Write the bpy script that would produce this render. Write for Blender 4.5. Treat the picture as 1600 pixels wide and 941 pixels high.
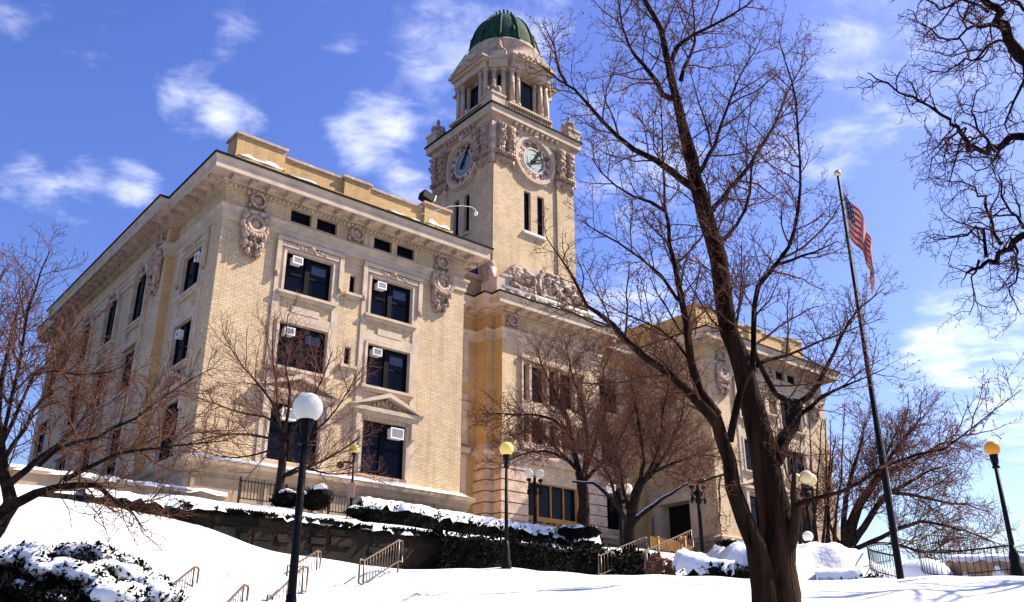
import bpy, math, random
import numpy as np
from mathutils import Vector, Matrix
R=math.radians
for o in list(bpy.data.objects): bpy.data.objects.remove(o)
sc=bpy.context.scene; col=sc.collection
# ------------------------------------------------------------------ camera, sky, sun, exposure
F=1450.; TH=R(22.6); CT,ST=math.cos(TH),math.sin(TH)
cd=bpy.data.cameras.new('camera'); cam=bpy.data.objects.new('camera',cd); col.objects.link(cam); sc.camera=cam
cd.sensor_width=36; cd.lens=36*F/1600; cd.clip_start=.1; cd.clip_end=6000
cam.location=(0,0,0); cam.rotation_euler=(R(90+22.6),0,0)          # eye level is z = 0
SUN_AZ,SUN_EL=R(71),R(45)                                            # azimuth clockwise from +Y
w=bpy.data.worlds.new('World'); sc.world=w; w.use_nodes=True
sd=bpy.data.lights.new('sun','SUN'); sun=bpy.data.objects.new('sun',sd); col.objects.link(sun)
sd.energy=5.0; sd.angle=R(.5); sd.color=(1,.90,.72)
sdir=Vector((math.sin(SUN_AZ)*math.cos(SUN_EL),math.cos(SUN_AZ)*math.cos(SUN_EL),math.sin(SUN_EL)))
sun.rotation_euler=sdir.to_track_quat('Z','Y').to_euler(); sun.location=sdir*200
vs=sc.view_settings; sc.display_settings.display_device='sRGB'
vs.view_transform='Standard'; vs.look='None'; vs.gamma=1; vs.use_curve_mapping=False; vs.exposure=1.2
def pray(x,y):
    X=(x-800)/F; U=-(y-470.5)/F
    return np.array([X,CT-U*ST,ST+U*CT])
def at(x,y,Y):
    r=pray(x,y); return r*(Y/r[1])
def world():
    nt=w.node_tree; N=nt.nodes; L=nt.links; N.clear()
    out=N.new('ShaderNodeOutputWorld'); bg=N.new('ShaderNodeBackground'); L.new(bg.outputs[0],out.inputs[0])
    bg.inputs[1].default_value=.092
    sky=N.new('ShaderNodeTexSky'); sky.sky_type='NISHITA'; sky.sun_disc=False
    sky.sun_elevation=SUN_EL; sky.sun_rotation=SUN_AZ; sky.air_density=1.15; sky.dust_density=.8; sky.ozone_density=2.2
    hs=N.new('ShaderNodeHueSaturation'); hs.inputs['Saturation'].default_value=1.28; hs.inputs['Hue'].default_value=.527
    L.new(sky.outputs[0],hs.inputs['Color'])
    tc=N.new('ShaderNodeTexCoord'); D=tc.outputs['Generated']
    nm=N.new('ShaderNodeVectorMath'); nm.operation='NORMALIZE'; L.new(D,nm.inputs[0])
    def math_(op,a,b=None,c=None,cl=False):
        n=N.new('ShaderNodeMath'); n.operation=op; n.use_clamp=cl
        for i,q in enumerate((a,b,c)):
            if q is None: continue
            if isinstance(q,(int,float)): n.inputs[i].default_value=q
            else: L.new(q,n.inputs[i])
        return n.outputs[0]
    sx=N.new('ShaderNodeSeparateXYZ'); L.new(nm.outputs[0],sx.inputs[0])
    zz=math_('MAXIMUM',math_('ADD',sx.outputs[2],.12),.05)
    cx=N.new('ShaderNodeCombineXYZ')
    L.new(math_('DIVIDE',sx.outputs[0],zz),cx.inputs[0]); L.new(math_('DIVIDE',sx.outputs[1],zz),cx.inputs[1])
    def noise(scale,det,rough,dist,off):
        mp=N.new('ShaderNodeMapping'); mp.inputs['Location'].default_value=off; mp.inputs['Scale'].default_value=(1,1.3,1); mp.inputs['Rotation'].default_value=(0,0,R(-28))
        L.new(cx.outputs[0],mp.inputs[0])
        n=N.new('ShaderNodeTexNoise'); n.inputs['Scale'].default_value=scale; n.inputs['Detail'].default_value=det
        n.inputs['Roughness'].default_value=rough; n.inputs['Distortion'].default_value=dist
        L.new(mp.outputs[0],n.inputs['Vector']); return n.outputs['Fac']
    n1=noise(3.6,10,.6,.3,(3.1,1.7,0)); n2=noise(9.5,9,.6,.5,(7.3,2.2,0))
    base=math_('ADD',math_('MULTIPLY',n1,.55),math_('MULTIPLY',n2,.45))
    # cloud banks stand in these directions of the sky: (px,py of direction, angular radius deg, strength)
    acc=None
    for px,py,rad,st in [(300,160,3,.17),(375,190,2.2,.14),(80,275,3,.11),(190,265,2.5,.10),(220,290,2,.1),(380,60,2.5,.1),(570,190,3.4,.18),(610,240,2.5,.1),(655,165,3,.12),(540,240,2,.1),(680,55,4,.14),(820,25,4,.12),(1530,525,4.5,.15),(1460,545,3,.1),(1600,655,4,.17),(1440,600,3,.08),
                         (980,240,6,.12),(1180,250,9,.07),(1400,100,9,.08),(640,305,2.5,.14),(1000,500,6,.16),(40,60,6,.05)]:
        c=pray(px,py); c=c/np.linalg.norm(c)
        dn=N.new('ShaderNodeVectorMath'); dn.operation='DOT_PRODUCT'; L.new(nm.outputs[0],dn.inputs[0]); dn.inputs[1].default_value=tuple(c)
        mr=N.new('ShaderNodeMapRange'); mr.interpolation_type='SMOOTHSTEP'; L.new(dn.outputs['Value'],mr.inputs[0])
        mr.inputs[1].default_value=math.cos(R(rad)); mr.inputs[2].default_value=1; mr.inputs[3].default_value=0; mr.inputs[4].default_value=st
        acc=mr.outputs[0] if acc is None else math_('ADD',acc,mr.outputs[0])
    dens=math_('ADD',base,acc)
    mr=N.new('ShaderNodeMapRange'); mr.interpolation_type='SMOOTHSTEP'; L.new(dens,mr.inputs[0])
    mr.inputs[1].default_value=.56; mr.inputs[2].default_value=.9; mr.inputs[3].default_value=0; mr.inputs[4].default_value=.56
    mx=N.new('ShaderNodeMix'); mx.data_type='RGBA'; L.new(mr.outputs[0],mx.inputs[0])
    L.new(hs.outputs[0],mx.inputs[6]); mx.inputs[7].default_value=(9.,9.,9.8,1)
    L.new(mx.outputs[2],bg.inputs[0])
world()
# ------------------------------------------------------------------ helpers
def tag(o,label=None,cat=None,group=None,kind=None):
    for k,q in (('label',label),('category',cat),('group',group),('kind',kind)):
        if q: o[k]=q
    return o
def empty(name,loc,rz=0,**k):
    o=bpy.data.objects.new(name,None); col.objects.link(o); o.location=loc; o.rotation_euler=(0,0,rz); o.empty_display_size=.3
    return tag(o,**k)
def copy_tree(o,parent=None):
    c=o.copy(); col.objects.link(c)
    if parent: c.parent=parent
    for ch in list(o.children): copy_tree(ch,c)
    return c
class MB:
    def __init__(s): s.v=[]; s.f=[]; s.uv=None
    def add(s,vs,fs):
        n=len(s.v); s.v.extend([tuple(map(float,q)) for q in vs]); s.f.extend([tuple(i+n for i in f) for f in fs])
    def box(s,a0,a1,o0,o1,z0,z1,T=None):
        P=[(a,o,z) for z in (z0,z1) for o in (o0,o1) for a in (a0,a1)]
        if T: P=[T(*p) for p in P]
        s.add(P,[(0,2,3,1),(4,5,7,6),(0,1,5,4),(2,6,7,3),(0,4,6,2),(1,3,7,5)])
    def cbox(s,c,h,rot=None):
        P=[Vector(((i&1)*2-1,((i>>1)&1)*2-1,((i>>2)&1)*2-1)) for i in range(8)]
        P=[Vector((p.x*h[0],p.y*h[1],p.z*h[2])) for p in P]
        if rot is not None: P=[rot@p for p in P]
        s.add([p+Vector(c) for p in P],[(0,2,3,1),(4,5,7,6),(0,1,5,4),(2,6,7,3),(0,4,6,2),(1,3,7,5)])
    def prism(s,pts,o0,o1,T):                 # polygon in (a,z), extruded along o
        n=len(pts); P=[T(a,o0,z) for a,z in pts]+[T(a,o1,z) for a,z in pts]
        s.add(P,[tuple(range(n)),tuple(range(2*n-1,n-1,-1))]+[(i,i+n,(i+1)%n+n,(i+1)%n) for i in range(n)])
    def quad(s,pts): s.add(pts,[tuple(range(len(pts)))])
    def sweep(s,plan,prof,closed=False):      # prof (o,z), outside is on the right hand of the walk
        n=len(plan); pl=[np.array(p,float) for p in plan]; off=[]
        for i in range(n):
            d0=pl[i]-pl[i-1] if (i>0 or closed) else None; d1=pl[(i+1)%n]-pl[i] if (i<n-1 or closed) else None
            nn=[]
            for d in (d0,d1):
                if d is not None: d=d/np.linalg.norm(d); nn.append(np.array([d[1],-d[0]]))
            if len(nn)==1: off.append(nn[0])
            else: off.append((nn[0]+nn[1])/(1+nn[0]@nn[1]))
        m=len(prof); vs=[]
        for i in range(n):
            for o,z in prof: q=pl[i]+off[i]*o; vs.append((q[0],q[1],z))
        fs=[]
        for i in range(n if closed else n-1):
            j=(i+1)%n
            for k in range(m-1): fs.append((i*m+k,j*m+k,j*m+k+1,i*m+k+1))
        if not closed: fs+= [tuple(range(m)),tuple(range((n-1)*m+m-1,(n-1)*m-1,-1))]
        s.add(vs,fs)
    def tube(s,pts,rad,n=6,cap=True):
        P=np.asarray(pts,float); k=len(P)
        rad=np.broadcast_to(np.asarray(rad,float),(k,))
        t=np.empty_like(P); t[1:-1]=P[2:]-P[:-2]; t[0]=P[1]-P[0]; t[-1]=P[-1]-P[-2]
        t/=np.linalg.norm(t,axis=1)[:,None]+1e-9
        a=np.array([0,0,1.]) if abs(t[0][2])<.9 else np.array([1.,0,0])
        e1=np.cross(t,a); e1/=np.linalg.norm(e1,axis=1)[:,None]+1e-9
        e2=np.cross(t,e1)
        th=np.arange(n)*2*math.pi/n
        V=P[:,None]+rad[:,None,None]*(np.cos(th)[None,:,None]*e1[:,None]+np.sin(th)[None,:,None]*e2[:,None])
        b=len(s.v); s.v.extend(map(tuple,V.reshape(-1,3).tolist()))
        for i in range(k-1):
            q=b+i*n
            for j in range(n):
                j2=(j+1)%n; s.f.append((q+j,q+j2,q+n+j2,q+n+j))
        if cap: s.f.append(tuple(b+(k-1)*n+j for j in range(n))); s.f.append(tuple(b+n-1-j for j in range(n)))
    def lathe(s,prof,c=(0,0),n=16,T=None):
        vs=[]
        for r,z in prof:
            for j in range(n):
                a=2*math.pi*(j+.5)/n; vs.append((c[0]+r*math.cos(a),c[1]+r*math.sin(a),z))
        fs=[(i*n+j,i*n+(j+1)%n,(i+1)*n+(j+1)%n,(i+1)*n+j) for i in range(len(prof)-1) for j in range(n)]
        fs+=[tuple(range(n))[::-1],tuple((len(prof)-1)*n+j for j in range(n))]
        s.add(vs,fs)
    def ball(s,c,r,n=10,m=7,T=None):
        if not hasattr(r,'__len__'): r=(r,r,r)
        vs=[(0,0,-1)]
        for i in range(1,m):
            ph=-math.pi/2+math.pi*i/m
            for j in range(n): a=2*math.pi*j/n; vs.append((math.cos(ph)*math.cos(a),math.cos(ph)*math.sin(a),math.sin(ph)))
        vs.append((0,0,1)); k=len(vs)-1
        vs=[(c[0]+v[0]*r[0],c[1]+v[1]*r[1],c[2]+v[2]*r[2]) for v in vs]
        if T: vs=[T(*v) for v in vs]
        fs=[(0,1+(j+1)%n,1+j) for j in range(n)]
        for i in range(m-2):
            for j in range(n): fs.append((1+i*n+j,1+i*n+(j+1)%n,1+(i+1)*n+(j+1)%n,1+(i+1)*n+j))
        fs+=[(1+(m-2)*n+j,1+(m-2)*n+(j+1)%n,k) for j in range(n)]
        s.add(vs,fs)
    def ring(s,c,r0,r1,o0,o1,T,n=40,a0=0,a1=2*math.pi):  # flat ring in the (a,z) plane with depth o0..o1
        full=abs(a1-a0-2*math.pi)<1e-6; k=n if full else n+1; vs=[]
        for i in range(k):
            t=a0+(a1-a0)*i/n
            for r,o in ((r0,o0),(r0,o1),(r1,o1),(r1,o0)): vs.append(T(c[0]+r*math.cos(t),o,c[1]+r*math.sin(t)))
        fs=[]
        for i in range(n):
            j=(i+1)%k
            for q in range(4): fs.append((i*4+q,j*4+q,j*4+(q+1)%4,i*4+(q+1)%4))
        s.add(vs,fs)
    def build(s,name,mat,parent=None,smooth=False,**k):
        me=bpy.data.meshes.new(name); me.from_pydata(s.v,[],s.f); me.materials.append(mat)
        if smooth: me.polygons.foreach_set('use_smooth',[True]*len(me.polygons))
        me.update(); o=bpy.data.objects.new(name,me); col.objects.link(o)
        if parent: o.parent=parent
        return tag(o,**k)
def pieces(m):
    """groups of faces that stand well apart from each other"""
    V=np.array(m.v); par=np.arange(len(V))
    def fd(a):
        while par[a]!=a: par[a]=par[par[a]]; a=par[a]
        return a
    for f in m.f:
        r=fd(f[0])
        for q in f[1:]: par[fd(q)]=r
    root=np.array([fd(f[0]) for f in m.f]); ids=np.unique(root); vr=np.array([fd(i) for i in range(len(V))])
    lo=np.array([V[vr==i].min(0) for i in ids]); hi=np.array([V[vr==i].max(0) for i in ids]); sz=np.linalg.norm(hi-lo,axis=1); k=len(ids)
    g=np.maximum(0,np.maximum(lo[:,None]-hi[None],lo[None]-hi[:,None])); near=np.sqrt((g**2).sum(2))<=np.maximum(.02,.48*np.maximum(sz[:,None],sz[None]))
    lab=-np.ones(k,int); c=0
    for i in range(k):
        if lab[i]>=0: continue
        st=[i]; lab[i]=c
        while st:
            a=st.pop()
            for b in np.nonzero(near[a]&(lab<0))[0]: lab[b]=c; st.append(b)
        c+=1
    mp=dict(zip(ids,lab)); out=[]
    for j in range(c):
        n=MB(); idx={}
        for f,r in zip(m.f,root):
            if mp[r]==j:
                for q in f:
                    if q not in idx: idx[q]=len(n.v); n.v.append(m.v[q])
                n.f.append(tuple(idx[q] for q in f))
        out.append(n)
    return sorted(out,key=lambda n:-len(n.f))
# ------------------------------------------------------------------ materials
MAT={}
def mat(name,c,rough=.8,var=.15,scale=2.,bump=0,bscale=8.,c2=None,coord='Object',spec=.3,metal=0,streak=False,bdist=.05):
    m=bpy.data.materials.new(name); m.use_nodes=True; nt=m.node_tree; N=nt.nodes; L=nt.links; b=N['Principled BSDF']
    b.inputs['Roughness'].default_value=rough; b.inputs['Specular IOR Level'].default_value=spec; b.inputs['Metallic'].default_value=metal
    tc=N.new('ShaderNodeTexCoord'); mp=N.new('ShaderNodeMapping'); L.new(tc.outputs[coord],mp.inputs[0])
    if streak: mp.inputs['Scale'].default_value=(1,1,.12)
    n=N.new('ShaderNodeTexNoise'); n.inputs['Scale'].default_value=scale; n.inputs['Detail'].default_value=7; n.inputs['Roughness'].default_value=.62
    L.new(mp.outputs[0],n.inputs['Vector'])
    cr=N.new('ShaderNodeValToRGB'); L.new(n.outputs['Fac'],cr.inputs[0])
    lo=tuple(q*(1-var) for q in c) if c2 is None else c2; hi=tuple(min(1,q*(1+var)) for q in c)
    cr.color_ramp.elements[0].position=.33; cr.color_ramp.elements[0].color=(*lo,1); cr.color_ramp.elements[1].position=.67; cr.color_ramp.elements[1].color=(*hi,1)
    L.new(cr.outputs[0],b.inputs['Base Color'])
    if bump:
        n2=N.new('ShaderNodeTexNoise'); n2.inputs['Scale'].default_value=bscale; n2.inputs['Detail'].default_value=6; L.new(mp.outputs[0],n2.inputs['Vector'])
        bp=N.new('ShaderNodeBump'); bp.inputs['Strength'].default_value=bump; bp.inputs['Distance'].default_value=bdist
        L.new(n2.outputs['Fac'],bp.inputs['Height']); L.new(bp.outputs[0],b.inputs['Normal'])
    MAT[name]=m; return m
def brick(name,c1,c2,mort,side,bw=.34,rh=.115,mortar=.016,bump=.5,big=.2):
    m=mat(name,c1,.85); nt=m.node_tree; N=nt.nodes; L=nt.links; b=N['Principled BSDF']
    tc=next(n for n in N if n.type=='TEX_COORD')
    sx=N.new('ShaderNodeSeparateXYZ'); L.new(tc.outputs['Object'],sx.inputs[0]); cx=N.new('ShaderNodeCombineXYZ')
    L.new(sx.outputs[1 if side else 0],cx.inputs[0]); L.new(sx.outputs[2],cx.inputs[1])
    br=N.new('ShaderNodeTexBrick'); L.new(cx.outputs[0],br.inputs['Vector'])
    br.inputs['Scale'].default_value=1; br.inputs['Brick Width'].default_value=bw; br.inputs['Row Height'].default_value=rh
    br.inputs['Mortar Size'].default_value=mortar; br.inputs['Mortar Smooth'].default_value=.3; br.inputs['Bias'].default_value=0
    br.inputs['Color1'].default_value=(*c1,1); br.inputs['Color2'].default_value=(*c2,1); br.inputs['Mortar'].default_value=(*mort,1)
    n=N.new('ShaderNodeTexNoise'); n.inputs['Scale'].default_value=.55; n.inputs['Detail'].default_value=8; n.inputs['Roughness'].default_value=.7; L.new(tc.outputs['Object'],n.inputs['Vector'])
    mr=N.new('ShaderNodeMapRange'); L.new(n.outputs['Fac'],mr.inputs[0]); mr.inputs[1].default_value=.3; mr.inputs[2].default_value=.7; mr.inputs[3].default_value=1-big; mr.inputs[4].default_value=1+big*.6
    mu=N.new('ShaderNodeMix'); mu.data_type='RGBA'; mu.blend_type='MULTIPLY'; mu.inputs[0].default_value=1
    L.new(br.outputs['Color'],mu.inputs[6]); L.new(mr.outputs[0],mu.inputs[7])
    # rain streaks and soot, long vertical stains with their own shape
    ms=N.new('ShaderNodeMapping'); ms.inputs['Scale'].default_value=(1.6,1.6,.10); L.new(tc.outputs['Object'],ms.inputs[0])
    n3=N.new('ShaderNodeTexNoise'); n3.inputs['Scale'].default_value=1.3; n3.inputs['Detail'].default_value=6; n3.inputs['Roughness'].default_value=.65; L.new(ms.outputs[0],n3.inputs['Vector'])
    m3=N.new('ShaderNodeMapRange'); L.new(n3.outputs['Fac'],m3.inputs[0]); m3.inputs[1].default_value=.5; m3.inputs[2].default_value=.78; m3.inputs[3].default_value=1; m3.inputs[4].default_value=.68
    mu2=N.new('ShaderNodeMix'); mu2.data_type='RGBA'; mu2.blend_type='MULTIPLY'; mu2.inputs[0].default_value=1; L.new(mu.outputs[2],mu2.inputs[6]); L.new(m3.outputs[0],mu2.inputs[7]); L.new(mu2.outputs[2],b.inputs['Base Color'])
    bp=N.new('ShaderNodeBump'); bp.inputs['Strength'].default_value=bump; bp.inputs['Distance'].default_value=.02; bp.invert=True
    L.new(br.outputs['Fac'],bp.inputs['Height']); L.new(bp.outputs[0],b.inputs['Normal'])
    return m
BC=((.66,.51,.345),(.55,.395,.245),(.36,.255,.165))
brick('brick_front',*BC,False); brick('brick_side',*BC,True)
YC=((.61,.40,.185),(.52,.33,.14),(.35,.24,.13))
brick('yellow_front',*YC,False); brick('yellow_side',*YC,True)
SC=((.045,.026,.016),(.014,.009,.007),(.004,.003,.003))
def rubble():
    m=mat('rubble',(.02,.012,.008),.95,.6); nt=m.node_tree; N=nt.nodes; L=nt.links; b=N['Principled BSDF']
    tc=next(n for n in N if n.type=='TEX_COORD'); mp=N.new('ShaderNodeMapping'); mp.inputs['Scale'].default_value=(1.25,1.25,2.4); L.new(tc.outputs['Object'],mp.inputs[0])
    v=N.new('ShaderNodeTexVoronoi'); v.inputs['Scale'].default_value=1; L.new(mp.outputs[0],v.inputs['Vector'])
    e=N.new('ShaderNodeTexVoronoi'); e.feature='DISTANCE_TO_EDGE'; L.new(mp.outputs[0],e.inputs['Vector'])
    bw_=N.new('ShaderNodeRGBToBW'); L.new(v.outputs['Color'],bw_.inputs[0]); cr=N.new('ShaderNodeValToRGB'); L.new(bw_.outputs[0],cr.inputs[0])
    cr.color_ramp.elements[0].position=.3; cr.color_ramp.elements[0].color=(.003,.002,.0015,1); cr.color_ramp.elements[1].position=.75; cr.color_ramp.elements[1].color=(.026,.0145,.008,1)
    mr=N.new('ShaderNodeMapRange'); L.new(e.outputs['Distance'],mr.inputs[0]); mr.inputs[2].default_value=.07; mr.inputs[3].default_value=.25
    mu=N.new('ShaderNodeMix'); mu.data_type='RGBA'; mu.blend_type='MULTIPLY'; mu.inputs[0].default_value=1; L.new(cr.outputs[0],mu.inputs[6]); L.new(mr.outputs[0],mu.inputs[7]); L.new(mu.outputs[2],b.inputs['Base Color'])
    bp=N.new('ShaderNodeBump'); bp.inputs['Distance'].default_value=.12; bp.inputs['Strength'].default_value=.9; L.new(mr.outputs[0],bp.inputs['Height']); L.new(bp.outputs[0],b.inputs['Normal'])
rubble()
mat('stone',(.50,.39,.30),.85,.2,1.3,.25,9,bdist=.02)
mat('stone_weathered',(.46,.335,.265),.85,.3,2.2,.5,7,bdist=.04)
mat('stone_carved',(.44,.315,.25),.9,.45,5,1,20,bdist=.09)
mat('stone_base',(.30,.22,.155),.85,.25,1.2,.2,8,bdist=.02)
mat('gutter',(.008,.007,.007),.8,.2,spec=.05)
mat('glass_dark',(.003,.005,.012),.15,.3,.5,spec=.09)
mat('glass_clock',(.11,.20,.21),.35,.25,1.5,spec=.4)
mat('sash',(.004,.004,.006),.6,.1,spec=.06)
mat('void',(.006,.005,.005),.95,.1)
mat('copper',(.017,.055,.028),.8,.9,3.5,.3,12,c2=(.003,.010,.006),spec=.15,streak=True)
mat('clock_red',(.17,.05,.04),.7,.3,5)
mat('clock_white',(.56,.45,.38),.7,.15,3)
mat('black',(.004,.004,.0045),.6,.2,spec=.12)
mat('iron_rail',(.022,.015,.012),.6,.4,9,spec=.15)
mat('steel_rail',(.12,.08,.06),.4,.3,9,spec=.6,metal=.5)
mat('snow',(.60,.615,.66),.75,.03,1.5,.6,4.5,spec=.15,bdist=.12)
mat('snow_soft',(.72,.73,.77),.75,.02,1.5,.5,9.,spec=.2,bdist=.04)
mat('bark',(.032,.0175,.0115),.95,.55,5,1,22,c2=(.005,.0032,.0025),bdist=.09,spec=.04,streak=True)
mat('bark_grey',(.028,.018,.014),.95,.5,6,.9,16,c2=(.006,.0045,.004),bdist=.05,spec=.04)
mat('twig',(.115,.052,.033),.85,.4,6,spec=.06)
mat('twig_dark',(.085,.042,.028),.85,.4,6,spec=.06)
mat('twig_red',(.14,.06,.042),.85,.45,6,spec=.06)
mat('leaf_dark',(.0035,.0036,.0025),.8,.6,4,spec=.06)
mat('dry_twig',(.15,.07,.05),.9,.4,6,spec=.06)
mat('orange',(.42,.21,.05),.6,.25,3)
mat('white_paint',(.72,.72,.72),.5,.06)
mat('grille',(.20,.20,.22),.6,.1)
mat('concrete',(.30,.19,.115),.9,.25,2.,.3,9)
mat('sign_pink',(.42,.25,.20),.6,.1)
mat('brass',(.7,.5,.25),.3,.1,metal=.8)
def globe_mat(name,c,tr):
    m=mat(name,c,.25,.03); nt=m.node_tree; N=nt.nodes; L=nt.links; b=N['Principled BSDF']; out=next(n for n in N if n.type=='OUTPUT_MATERIAL')
    t=N.new('ShaderNodeBsdfTranslucent'); t.inputs[0].default_value=(*c,1); mx=N.new('ShaderNodeMixShader'); mx.inputs[0].default_value=tr
    L.new(b.outputs[0],mx.inputs[1]); L.new(t.outputs[0],mx.inputs[2]); L.new(mx.outputs[0],out.inputs[0])
globe_mat('globe_white',(.85,.84,.80),.35); globe_mat('globe_yellow',(.85,.72,.28),.45); globe_mat('globe_pale',(.70,.60,.38),.3); mat('globe_dim',(.10,.075,.055),.4,.2); mat('dark_ground',(.05,.05,.052),.9,.4,3,.4,30)
globe_mat('globe_amber',(.72,.42,.06),.4)
def flag_mat():
    m=bpy.data.materials.new('flag_cloth'); m.use_nodes=True; nt=m.node_tree; N=nt.nodes; L=nt.links; b=N['Principled BSDF']; b.inputs['Roughness'].default_value=.8
    uv=N.new('ShaderNodeUVMap'); uv.uv_map='UVMap'; s=N.new('ShaderNodeSeparateXYZ'); L.new(uv.outputs[0],s.inputs[0])
    def M(op,a,b_):
        n=N.new('ShaderNodeMath'); n.operation=op
        for i,q in enumerate((a,b_)):
            if isinstance(q,(int,float)): n.inputs[i].default_value=q
            else: L.new(q,n.inputs[i])
        return n.outputs[0]
    U,V=s.outputs[0],s.outputs[1]
    st=M('LESS_THAN',M('FRACT',M('MULTIPLY',V,6.5),0),.5)
    m1=N.new('ShaderNodeMix'); m1.data_type='RGBA'; L.new(st,m1.inputs[0]); m1.inputs[6].default_value=(.40,.30,.27,1); m1.inputs[7].default_value=(.38,.012,.016,1)
    can=M('MULTIPLY',M('LESS_THAN',U,.2),M('LESS_THAN',V,.538))
    fu=M('SUBTRACT',M('FRACT',M('MULTIPLY',U,15),0),.5); fv=M('SUBTRACT',M('FRACT',M('MULTIPLY',V,9.3),0),.5)
    star=M('LESS_THAN',M('ADD',M('MULTIPLY',fu,fu),M('MULTIPLY',fv,fv)),.07)
    m2=N.new('ShaderNodeMix'); m2.data_type='RGBA'; L.new(star,m2.inputs[0]); m2.inputs[6].default_value=(.02,.02,.07,1); m2.inputs[7].default_value=(.25,.24,.26,1)
    m3=N.new('ShaderNodeMix'); m3.data_type='RGBA'; L.new(can,m3.inputs[0]); L.new(m1.outputs[2],m3.inputs[6]); L.new(m2.outputs[2],m3.inputs[7])
    L.new(m3.outputs[2],b.inputs['Base Color']); 
    t=N.new('ShaderNodeBsdfTranslucent'); L.new(m3.outputs[2],t.inputs[0]); mx=N.new('ShaderNodeMixShader'); mx.inputs[0].default_value=.15
    out=next(n for n in N if n.type=='OUTPUT_MATERIAL'); L.new(b.outputs[0],mx.inputs[1]); L.new(t.outputs[0],mx.inputs[2]); L.new(mx.outputs[0],out.inputs[0])
    MAT['flag']=m
flag_mat()
# ------------------------------------------------------------------ terrain
AZB=R(50.3); UB=np.array([math.sin(AZB),math.cos(AZB),0]); VB=np.array([-math.cos(AZB),math.sin(AZB),0])
C0=np.array([-13.902,39.633,0.])
def bw(s,d,z=0): return C0+s*UB+d*VB+np.array([0,0,z])
CP=[(0,-12,-2.4),(-15,-8,-2),(18,-10,-2.2),(-12,0,-1.5),(0,0,-1.65),(12,0,-1.65),(30,-5,-2),(0,8,-.45),(10,8,-.4),
 (-3.1,13.7,.5),(4.3,16,.85),(12,16,.8),(20,18,1.0),(12,20,1.58),(0,20,1.62),(5,20,1.62),(20,26,2.8),(30,26,2.6),
 (0,34,3.5),(3.2,37,3.9),(8,31.5,3.0),(14,31,2.7),(20,32,2.4),(30,36,2.2),(40,30,1.8),
 (-10.3,27,4.63),(-9.1,28,4.37),(-7.8,29.1,4.02),(-5.9,30.6,3.75),(-3.9,32.4,3.65),(-13,25.7,4.95),(-18,26,5.1),(-26,26,5.0),(-26,12,1.8),
 (-20,18,2.7),(-8,14.5,.75),(-14,13,1.0),(6.5,40,4.2),(5.5,36,3.4)]
CP+= [tuple(at(*p)) for p in [(640,890,28),(784,888,28.6),(900,897,28),(1040,899,28),(1172,906,27.5),(1300,906,27),(1400,903,26.6),(1600,901,26.4),
 (100,830,21.5),(200,900,19),(300,930,20),(350,880,23),(450,905,23.5),(520,900,25.6)]]
CP+= [tuple(bw(*p)) for p in [(18,-4,6.6),(24,-2,7.2),(36,-3,7.0),(50,-4,6.6),(24,2,7.3),(66,-4,5.0),(60,-20,2.4)]]
CP=np.array(CP)
def _tps():
    n=len(CP); d=np.hypot(CP[:,None,0]-CP[None,:,0],CP[:,None,1]-CP[None,:,1])
    K=np.where(d>0,d*d*np.log(d+1e-9),0)+np.eye(n)*.6
    A=np.zeros((n+3,n+3)); A[:n,:n]=K; A[:n,n]=1; A[:n,n+1:]=CP[:,:2]; A[n,:n]=1; A[n+1:,:n]=CP[:,:2].T
    return np.linalg.solve(A,np.concatenate([CP[:,2],[0,0,0]]))
TW=_tps()
def sst(x,a,b):
    t=np.clip((x-a)/(b-a),0,1); return t*t*(3-2*t)
def lowz(x,y):
    x=np.clip(np.asarray(x,float),-32,42); y=np.clip(np.asarray(y,float),-14,80)
    d=np.hypot(x[...,None]-CP[:,0],y[...,None]-CP[:,1])
    z=(np.where(d>0,d*d*np.log(d+1e-9),0)@TW[:-3])+TW[-3]+TW[-2]*x+TW[-1]*y
    # snow bank by the entrance stairs
    e=.35*np.sin(x*1.1+.5)+.2*np.sin(x*2.7)
    yb=31.2+e
    top=4.28+.14*(y-31)*.9+.14*np.sin(x*1.9)*np.cos(y*1.3)+.09*np.sin(x*3.7+y*2.1)+.05*np.sin(x*7.1-y*3.3)-1.0*sst(x,11.5,13.6)-2.*sst(y,42,50)
    k=sst(y,yb,yb+1.5)*sst(x,6.4+.12*(y-31),7.7+.12*(y-31))*(1-sst(x,12.6,14.6))*(1-sst(y,44,52))
    z=z+k*np.maximum(top-z,0)
    return z
def upz(s,d):
    a=np.interp(d,[-12.5,-8,-6,-3,-1,60],[4.95,5.85,6.35,6.9,7.25,7.4])
    b=np.interp(d,[-12.5,-6,0,60],[4.95,5.55,6.1,6.2])
    k=sst(s,-8,-1.5); return a*k+b*(1-k)
def sd_of(x,y):
    q=np.stack([np.asarray(x)-C0[0],np.asarray(y)-C0[1]],-1); return q@UB[:2],q@VB[:2]
def H(x,y):
    x=np.asarray(x,float); y=np.asarray(y,float); s,d=sd_of(x,y)
    lo=lowz(x,y); up=upz(s,d)
    kr=1-sst(s,13.5+np.clip(d+12,0,9)*.35,17.+np.clip(d+12,0,9)*.35)                # terrace ends at the stairs
    kd=sst(d,-12.0,-11.9)                           # wall line
    k=kr*kd; left=sst(-s,6.6,8.6)
    z=lo*(1-k)+np.maximum(up,lo*left+up*(1-left))*k
    return z
rngT=np.random.default_rng(4)
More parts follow.
